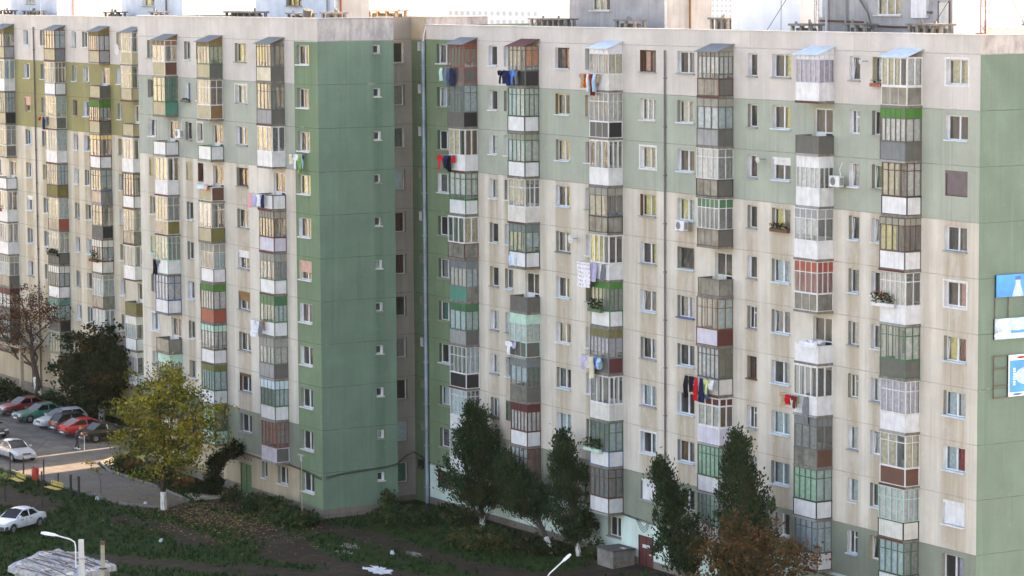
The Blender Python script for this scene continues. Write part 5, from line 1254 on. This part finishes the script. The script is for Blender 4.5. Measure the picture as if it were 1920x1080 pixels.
bline('from the third row balcony beside the drainpipe',bcB[0],0,2,[('shirt','red',1,1.1),('socks','red',1,1.2),('trousers','navy',.9,.8),('shirt','navy',.9,1),('trousers','black',.9,.9),('shorts','red',.7,.8)],x0=-.55,x1=1.0)
bline('over the white parapet above the open balcony',bcB[1],0,4,[('towel','paleblue',1.9,1.2,'large sky blue')],x0=.0,x1=.9,ext=.02)
bline('from the balcony with the spotted blanket',bcB[2],0,4,[('towel','white',3.0,1.75,'red spotted white','red'),('towel','lavender',.8,1.3),('towel','grey',.5,1.2)],x0=-.5,x1=2.0)
bline('below the balcony with olive header panels',bcB[2],0,6,[('shirt','lavender',1,1),('shirt','white',.8,.9),('towel','lavender',.7,.9),('towel','cream',1.2,1.5),('shirt','blue',.8,.8,'denim blue'),('towel','teal',.5,.8),('shirt','paleblue',.7,.8)],x0=-.3,x1=1.7)
bline('below the balcony with brown wooden side panel',bcB[3],0,6,[('trousers','black',1,1.1),('shirt','black',1.1,1.1),('shorts','white',.9,1),('trousers','red',.9,1.15),('trousers','navy',1,1.2),('trousers','jeans',.8,1),('shirt','yellow',.8,1),('towel','white',.6,.7)],x0=-.55,x1=2.0,ext=.5)
bline('below the white framed balcony with only reds and greys',bcB[4],0,6,[('shirt','tan',.8,.8),('shirt','red',1,.7),('towel','sage',.8,.8),('shirt','maroon',.9,.8),('socks','green',1,1),('trousers','grey',1.2,1.25)],x0=-.75,x1=1.3)
bline('over the dark parapet of the mint framed balcony',bcB[1],0,6,[('shirt','white',1.2,1),('socks','lavender',1.1,1.1)],x0=.2,x1=1.3)
bline('at the open white balcony left of the green corner',bcA[2],-7.95,3,[('towel','pink',.8,1.1),('towel','lavender',1,1),('shirt','lavender',1,1),('shirt','white',.9,.9),('towel','navy',.6,1)],x0=-.55,x1=1.4,d=.95)
bline('at the green framed balcony left of the green corner',bcA[2],-7.95,6,[('towel','white',1.3,1.3),('shirt','white',.9,1),('shirt','orange',.7,.8),('towel','grey',.6,1.2)],x0=-.45,x1=1.1,d=.95)
line('under the tall window on the green strip',-58.4,-56.7,-8.35,-H*2-1.72,[('shirt','cream',.8,.8),('shirt','white',1.1,1.2),('shirt','paleblue',.9,1.1),('trousers','green',1,1)])
bline('from the white balcony of the far block',bcC[1],-1,2,[('socks','red',1.2,.8),('trousers','navy',1,.9),('shirt','grey',.7,.8)],x0=-.3,x1=.7,off=.2,d=.9)
bline('at the mint framed balcony beside the mint shutter',bcA[0],-7.95,5,[('trousers','black',1.3,.95),('shirt','grey',.8,.6)],x0=-.1,x1=.8,d=.95,ext=.2)
# ================================================================== air conditioners, dishes, flower boxes
def ac(label,x,y,z):
    t=thing('air_conditioner',label,'air conditioner',(x,y,z))
    wm=pm('W'); q=MB(); q.box(-.42,.42,-.3,0,-.28,.28,wm); q.box(.425,.432,-.26,-.04,-.2,.2,pm('G')); q.build('body',t)
    q=MB(); k=16
    for i in range(k):
        a0,a1=2*PI*i/k,2*PI*(i+1)/k
        q.face([(-.12+.22*math.cos(a0),-.305,.22*math.sin(a0)),(-.12+.22*math.cos(a1),-.305,.22*math.sin(a1)),(-.12,-.303,0)],pm('S'))
        if i%2==0: q.face([(-.12+.05*math.cos(a0),-.309,.05*math.sin(a0)),(-.12+.21*math.cos(a0),-.309,.21*math.sin(a0)),(-.12+.21*math.cos(a0+.12),-.309,.21*math.sin(a0+.12))],pm('G'))
    q.build('fan_grille',t)
    q=MB(); q.tube([(.3,-.1,.28),(.2,-.1,.6),(.4,-.05,1.0)],.025,wm,5); q.tube([(.42,-.12,-.1),(.6,-.1,-.05),(.62,.0,.1)],.02,pm('G'),5); q.build('hose',t)
    q=MB(); q.box(-.3,-.26,-.3,.3,-.33,-.285,METAL); q.box(.26,.3,-.3,.3,-.33,-.285,METAL); q.build('bracket',t)
ac('white air conditioner hanging beside the open balcony of the nearer stepped block',-74.4,-8.55,-6.55)
ac('white air conditioner on the sage wall right of the white parapet balcony',-10.95,-.3,-6.75)
ac('white air conditioner under a bedroom window with a loose hose',-25.2,-.35,-10.0)
def dish(label,x,y,z,r_):
    t=thing('satellite_dish',label,'satellite dish',(x,y,z)); q=MB(); k=14
    for j in range(3):
        for i in range(k):
            f=lambda a,u:(r_*u*math.cos(a),-.12+.1*u*u-.12*0+ -.1*u*u*2,r_*u*math.sin(a))
            a0,a1=2*PI*i/k,2*PI*(i+1)/k; q.face([f(a0,j/3),f(a1,j/3),f(a1,(j+1)/3),f(a0,(j+1)/3)],pm('O'))
    q.build('reflector',t); q=MB(); q.tube([(0,0.3,0),(0,-.1,0)],.025,METAL,5); q.tube([(0,-.12,-r_*.6),(0,-.45,0)],.012,METAL,4); q.build('arm',t)
dish('pale satellite dish at the top corner of the far block beside the narrow balcony column',-101.3,-1.35,-1.35,.42)
dish('small round dish on the cream wall near the third balcony column, fifth row',-36.9,-.35,-11.55,.28)
dish('small round dish right of a narrow window in the sage band',-17.9,-.3,-5.95,.18)
dish('little dish on the cream top storey by a narrow window',-8.95,-.25,-.5,.15)
def flowers(label,x0,x1,y,z,box,fl,n=70,hh=.32):
    t=thing('flower_box',label,'flower box',((x0+x1)/2,y,z)); w=(x1-x0)/2; q=MB(); m_=pm(box); q.box(-w,w,-.09,.09,-.18,0,m_); q.build('box',t)
    rg=random.Random(int(abs(x0*100))); q=MB()
    for k in range(n): leaf(q,(rg.uniform(-w,w),rg.gauss(0,.08),rg.random()*hh),.07,WD[rg.choice((0,1,1,2))],rg)
    for k in range(int(n*.25) if fl else 0): leaf(q,(rg.uniform(-w,w),rg.gauss(0,.1)-.03,hh*.4+rg.random()*hh*.7),.05,pm(fl),rg)
    q.build('plant',t)
flowers('brown flower box with green plants and orange blooms on a window ledge',-17.2,-15.6,-.14,-H*3-1.36,'B','o')
flowers('long planter with red geraniums along the white parapet of the last balcony column',-6.9,-5.2,-1.2,-H*4-1.62,'W','r',130,.5)
flowers('row of leafy plants on the bright green headed balcony',-33.9,-32.5,-1.2,-H*5-1.62,'N',None,110,.6)
flowers('overgrown plants on the blue trimmed white balcony',-34.4,-32.6,-1.22,-H*8-1.62,'m',None,170,.6)
flowers('brick coloured flower box under the top floor window beside the blue roofed balcony',-8.5,-7.6,-.14,-1.6,'R',None,20,.15)
flowers('dark empty planter on a narrow window of the sage band, nearer stepped block',-75.2,-74.0,-8.12,-H-1.5,'D',None,20,.12)
flowers('dark planter with tall weeds on the white balcony of the far block',-106.2,-104.6,-2.1,.2-H*6-1.62,'M',None,80,.7)
flowers('planter with hanging greenery on the dark far block balcony',-115.0,-113.0,-2.05,.2-H*6-1.75,'K',None,160,.35)
flowers('red planter at the far left edge of the far block',-126.6,-125.2,-2.0,.2-H*5-1.62,'r',None,60,.4)
flowers('small planter on a lower narrow window near the maroon headed balcony',-47.4,-46.2,-.14,-H*8-1.4,'D',None,12,.1)
def tub(label,x,y,z,r_,h,m_):
    q=MB(); q.tube([(0,0,0),(0,0,h*.9),(0,0,h)],[r_*.75,r_,r_*1.05],m_,12); tag(q.build('basin',None,(x,y,z)),label,'basin')
tub('red plastic basin on the rail of a dark parapet balcony',-33.4,-.8,-H*3-1.67,.2,.16,pm('r'))
tub('blue plastic tub on the same dark parapet balcony',-32.4,-.35,-H*3-1.67,.26,.22,pm('U'))
for l,x,y,z,w_,h in(('crumpled white bedding laid over the open white balcony rail',-12.7,-.6,-H*5-1.62,1.6,.18),('blue and pink bedding airing on the open tan balcony rail',-69.9,-8.8,-H*3-1.62,1.7,.16)):
    rg=random.Random(5); q=MB(); N=14
    f=lambda i,j:(-w_/2+w_*i/N,-.42+.62*j/6,h*abs(noise.noise(Vector((i*.6+x,j*.9,3))))*1.6+(-.25 if j==0 else 0))
    for i in range(N):
        for j in range(6): q.face([f(i,j),f(i+1,j),f(i+1,j+1),f(i,j+1)],pm('W') if 'white' in l else pm('P' if i<9 else 'p'))
    tag(q.build('bedding',None,(x,y,z)),l,'bedding')
# ================================================================== advertising boards on the right end wall
BLU=M('poster_blue',(.03,.3,.72),.5,.18,1.2); SKYP=M('poster_sky',(.42,.56,.72),.5,.5,1.4); BOT=M('poster_bottle',(.42,.6,.84),.45,.25,3); DBL=M('poster_darkblue',(.05,.16,.5),.45,.15,3); PWH=M('poster_white',(.78,.8,.84),.5,.05,3)
def board(label,y0,y1,z0,z1,base,deco):
    t=thing('billboard',label,'billboard',(.12,y0,z0)); q=MB(); q.box(-.05,0,0,y1-y0,0,z1-z0,base); q.build('panel',t)
    for y in(0,(y1-y0)/2,y1-y0): q=MB(); q.box(-.115,-.055,y-.03,y+.03,0,z1-z0,DMETAL); q.build('bracket',t)
    deco(t)
def flat(t,name,P,m_,x=.004):
    q=MB(); q.face([(x,a,b2) for a,b2 in P],m_); q.build(name,t)
def ell(cy,cz,ry,rz,n=20): return [(cy+ry*math.cos(2*PI*i/n),cz+rz*math.sin(2*PI*i/n)) for i in range(n)]
def d1(t):
    flat(t,'bottle_image',[(1.0,0),(1.7,0),(1.62,.3),(1.5,.62),(1.5,.9),(1.2,.9),(1.2,.62),(1.08,.3)],BOT); flat(t,'bottle_cap',[(1.17,.82),(1.53,.82),(1.53,1.0),(1.17,1.0)],DBL,.006)
    for k in range(3): flat(t,'lettering_bar',[(1.78,.78-.17*k),(3.6,.78-.17*k),(3.6,.88-.17*k),(1.78,.88-.17*k)],PWH if k<2 else pm('y'))
def d2(t):
    flat(t,'bottle_image',[(.85,.35),(1.95,.35),(1.95,.95),(1.0,.98)],BOT); flat(t,'bottle_label',[(1.0,.28),(1.9,.28),(1.9,.42),(1.0,.42)],BLU,.006); flat(t,'label_ring',ell(1.45,.55,.42,.16),pm('m'),.007); flat(t,'label_glass',[(1.3,.45),(1.6,.45),(1.5,.95),(1.38,.95)],PWH,.009)
    for c_ in((.3,.2,.35,.16),(2.4,.25,.5,.2),(2.9,.6,.4,.2),(.2,.75,.2,.12)): flat(t,'cloud_image',ell(*c_),PWH,.005)
def d3(t):
    flat(t,'blue_field',[(.05,.2),(3.6,.2),(3.6,1.8),(.05,1.8)],BLU); flat(t,'bottle_image',ell(1.5,1.0,1.1,.5),BOT,.006); [flat(t,'lettering_bar',[(.28+.0*k,.55+.13*k),(.42,.55+.13*k),(.42,.64+.13*k),(.28,.64+.13*k)],PWH,.007) for k in range(7)]; flat(t,'highlight',ell(1.25,1.2,.55,.14),SKYP,.008)
    flat(t,'emblem',ell(.8,1.93,.3,.06),pm('r'),.006); flat(t,'emblem',ell(.55,.1,.3,.06),DBL,.006)
board('upper blue poster with a water bottle on the green end wall',1.05,5.0,-11.96,-10.86,BLU,d1)
board('middle poster with bottle and clouds on the green end wall',.98,5.0,-14.05,-13.02,SKYP,d2)
board('lowest poster with white border and blue field on the green end wall',1.88,5.6,-16.94,-14.87,PWH,d3)
RUST=M('rusty_frame',(.13,.09,.075),.8,.3,4)
t=thing('poster_rack','rusty empty grid frame holding the posters on the green end wall','rack',(.06,1,-14))
for y in(1.0,1.85,2.95,4.0): q=MB(); q.box(-.02,.02,y-1-.022,y-1+.022,-13.0+14,-11.98+14,RUST); q.build('upright',t)
q=MB()
for z in(-14.87,-15.5,-16.35,-16.95): q.box(-.02,.02,-.06,.86,z+14-.022,z+14+.022,RUST)
q.box(-.02,.02,-.06,-.02,-16.95+14,-14.87+14,RUST); q.build('grid',t)
# cables along the wall
def cable(label,P,r_=.02):
    q=MB(); q.tube(P,r_,pm('K'),5); tag(q.build('cable'),label,'cable')
for k in range(2):
    dz=-.07*k
    cable(['upper','lower'][k]+' black cable sagging along the stepped block and green end wall',[(-66.6,-8.02,-27.6+dz),(-63,-8.02,-27.72+dz),(-59.9,-8.05,-27.5+dz),(-57.5,-8.05,-27.6+dz),(-55.2,-8.05,-27.8+dz*1.5),(-54.9,-7.6,-27.72+dz*1.5),(-54.93,-6.6,-27.6+dz),(-54.93,-5,-27.52+dz),(-54.93,-3.4,-27.44+dz),(-54.93,-2.55,-27.3+dz),(-56.2,-1.2,-27.05+dz),(-57.0,-.2,-27.0+dz),(-56.2,-.02,-27.25+dz),(-55.4,-.05,-27.5+dz),(-53.4,-.05,-27.52+dz),(-47,-.06,-27.44+dz),(-42,-.05,-27.4+dz),(-37,-.05,-27.36+dz)])
    cable(['thin upper','thin lower'][k]+' cable drooping over the red entrance door',[(-37,-.05,-27.36+dz),(-34.5,-1.08,-27.4+dz),(-31.9,-.05,-27.4+dz),(-30.2,-.05,-27.5+dz),(-29,-.05,-27.52+dz),(-27,-.05,-27.62+dz),(-20,-.05,-27.6+dz),(-12,-.06,-27.7+dz),(-2.8,-.05,-27.5+dz),(-2.2,-.05,-27.2+dz),(-.3,-.05,-27.5+dz),(.04,.1,-27.9+dz)])
for k in range(3):
    cable(['widest','middle','tightest'][k]+' loop of cable hanging beside the red door',[(-30.6+.1*k,-.05,-27.5),(-30.2+.1*k,-.06,-28.0+.12*k),(-29.8,-.06,-28.2+.14*k),(-29.4-.08*k,-.06,-27.95+.1*k),(-29.2-.1*k,-.05,-27.55)],.014)
    cable(['leftmost','middle','rightmost'][k]+' short cable tail above the green double door',[(-66.4+.45*k,-8.02,-27.66),(-66.2+.45*k,-8.03,-28.1),(-66.0+.45*k,-8.02,-27.75)],.016)
q=MB(); q.box(-.25,.25,-.2,.0,-.3,.3,pm('K')); q.box(.05,.2,-.28,-.2,-.35,-.1,pm('D')); tag(q.build('junction_box',None,(-56.25,.02,-27.75)),'black cable junction box on the dark recess wall','junction box')
cable('long sagging wire strung between the rooftop houses, higher one',[(-62,-2.9,3.6),(-54,0,3.05),(-44.3,3.8,3.1),(-34,3.8,2.6),(-27,4,2.9),(-18.6,3.9,2.9)],.012)
cable('long sagging wire strung between the rooftop houses, lower one',[(-61.6,-1.5,3.0),(-52,2,2.35),(-44.3,4.2,2.6)],.012)
# radio masts on the roof
for (mx,my,l) in((-3.4,3.0,'red and white lattice mast with guy wires at the right end of the roof'),(-17.3,3.0,'radio mast with a panel antenna left of the grey rooftop house')):
    t=thing('radio_mast',l,'mast',(mx,my,.45)); q=MB(); hh=5.4
    for a in range(3):
        x,y=.16*math.cos(a*2.09),.16*math.sin(a*2.09); q.tube([(x,y,0),(x,y,hh)],.025,pm('R') if mx>-5 else METAL,5)
    for i in range(18):
        z=hh*i/18
        for a in range(3):
            q.tube([(.16*math.cos(a*2.09),.16*math.sin(a*2.09),z),(.16*math.cos(a*2.09+2.09),.16*math.sin(a*2.09+2.09),z+hh/18)],.012,pm('W') if (i//3)%2 else pm('R') if mx>-5 else METAL,4)
    q.build('mast',t)
    q=MB()
    for dx,dy in((-2.6,-1.8),(2.4,-1.9),(0,3.2)): q.tube([(0,0,hh*.9),(dx,dy,.05)],.018,DMETAL,4)
    q.build('guy_wire',t); q=MB(); q.box(.3,.6,-.12,.12,1.2,3.2,pm('W')); q.tube([(.1,0,1.6),(.35,0,1.6)],.03,DMETAL,5); q.tube([(.1,0,2.8),(.35,0,2.8)],.03,DMETAL,5); q.build('antenna_panel',t); q=MB(); q.box(-.5,-.15,-.12,.12,.0,.5,pm('B')); q.build('cable_box',t)
# ================================================================== blocks across the street (seen only in the window glass) and far away
OPP=wallmat('wall_opposite',(.46,.42,.32),(.3,.27,.2),streak=.4)
t=thing('apartment_building','sunlit cream apartment slab across the street, mirrored in the windows','building',(-200,-92,GZ))
q=MB(); X0,X1,Yf=-345,-186,-86; OW=[]
facade(q,Yf,X0,X1,GZ,1.0,[],lambda x,z:OPP); q.face([(X1,Yf,GZ),(X1,-98,GZ),(X1,-98,1),(X1,Yf,1)],OPP); q.face([(X0,Yf,1),(X1,Yf,1),(X1,-98,1),(X0,-98,1)],ROOFM); q.face([(X0,-98,GZ),(X1,-98,GZ),(X1,-98,1),(X0,-98,1)],OPP); q.face([(X0,Yf,GZ),(X0,-98,GZ),(X0,-98,1),(X0,Yf,1)],OPP)
q.build('wall',t,(200,92,-GZ))
q=MB(); x=X0+2
while x<X1-3:
    for r in range(11):
        z=-H*r
        q.box(x,x+1.5,Yf+.0,Yf+.03,z-1.55,z-.3,pm('S'))
        if int(x)%3==0: q.box(x+2.0,x+4.0,Yf,Yf+1.0,z-2.7,z-1.7,pm('W' if r%2 else 'd'))
    x+=3.1
w_=q.build('window',t,(200,92,-GZ)); w_['kind']='stuff'
FARW=M('far_wall',(.7,.68,.66),.9,.1,.05); FARD=M('far_windows',(.45,.46,.49),.6,.1,.05)  # pale walls and windows carry the distance haze in their colour
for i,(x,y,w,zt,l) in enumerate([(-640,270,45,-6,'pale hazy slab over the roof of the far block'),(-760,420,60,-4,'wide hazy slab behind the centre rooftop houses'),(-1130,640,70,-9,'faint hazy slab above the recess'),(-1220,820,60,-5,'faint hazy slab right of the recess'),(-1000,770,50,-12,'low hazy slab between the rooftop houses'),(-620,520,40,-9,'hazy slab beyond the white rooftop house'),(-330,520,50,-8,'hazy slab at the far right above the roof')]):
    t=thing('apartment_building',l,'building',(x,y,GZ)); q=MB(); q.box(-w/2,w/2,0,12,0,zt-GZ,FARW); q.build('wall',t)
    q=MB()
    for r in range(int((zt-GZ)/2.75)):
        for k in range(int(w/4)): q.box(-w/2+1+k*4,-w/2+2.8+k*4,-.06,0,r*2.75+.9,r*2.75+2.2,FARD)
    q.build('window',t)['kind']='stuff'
# ================================================================== air, light, camera
m=bpy.data.materials.new('haze'); m.use_nodes=True; nt=m.node_tree
for n in list(nt.nodes):
    if n.type!='OUTPUT_MATERIAL': nt.nodes.remove(n)
pv=nt.nodes.new('ShaderNodeVolumePrincipled'); pv.inputs['Color'].default_value=(.93,.95,1,1); pv.inputs['Density'].default_value=.000016; pv.inputs['Anisotropy'].default_value=.3
nt.links.new(pv.outputs[0],[n for n in nt.nodes if n.type=='OUTPUT_MATERIAL'][0].inputs['Volume'])
q=MB(); q.box(-30000,30000,-30000,30000,GZ-1.2,7.5,m); tag(q.build('haze'),kind='stuff')
w=bpy.data.worlds.new('World'); sc.world=w; w.use_nodes=True; nt=w.node_tree
sky=nt.nodes.new('ShaderNodeTexSky'); sky.sky_type='NISHITA'; sky.sun_disc=False
EL,AZ=math.radians(24),math.radians(-10.8)
sky.sun_elevation=EL; sky.sun_rotation=AZ; sky.air_density=1.0; sky.dust_density=2.5; sky.ozone_density=1.0
bg=nt.nodes['Background']; nt.links.new(sky.outputs[0],bg.inputs[0]); bg.inputs[1].default_value=.13
sl=bpy.data.lights.new('sun','SUN'); sl.energy=4.2; sl.angle=math.radians(.5); sl.color=(1,.86,.66)
so=bpy.data.objects.new('sun',sl); C.objects.link(so)
so.rotation_euler=Vector((math.sin(AZ)*math.cos(EL),math.cos(AZ)*math.cos(EL),math.sin(EL))).to_track_quat('Z','Y').to_euler()
so.location=(0,40,60)
cd=bpy.data.cameras.new('camera'); co=bpy.data.objects.new('camera',cd); C.objects.link(co); sc.camera=co
fw=Vector((-0.8542043968785489,0.5099953400816044,-0.10119091583933448)); rr=Vector((0.5131550282271083,0.8582738110444823,-0.006162976587310591)); uu=Vector((-0.08370642363994665,0.05719106897260089,0.9948479362551752))
Mx=Matrix((rr,uu,-fw)).transposed().to_4x4(); Mx.translation=Vector((114.40267637595757,-94.94640396844673,3.657646275230402)); co.matrix_world=Mx
cd.sensor_width=36; cd.lens=5646.142/1920*36; cd.clip_start=1; cd.clip_end=60000
vs=sc.view_settings; vs.view_transform='Standard'; vs.look='None'; vs.gamma=1; vs.exposure=2.55; vs.use_white_balance=True; vs.white_balance_temperature=8400; vs.white_balance_tint=20
sc.cycles.max_bounces=6; sc.cycles.transparent_max_bounces=16
sc.render.resolution_x=1024; sc.render.resolution_y=576
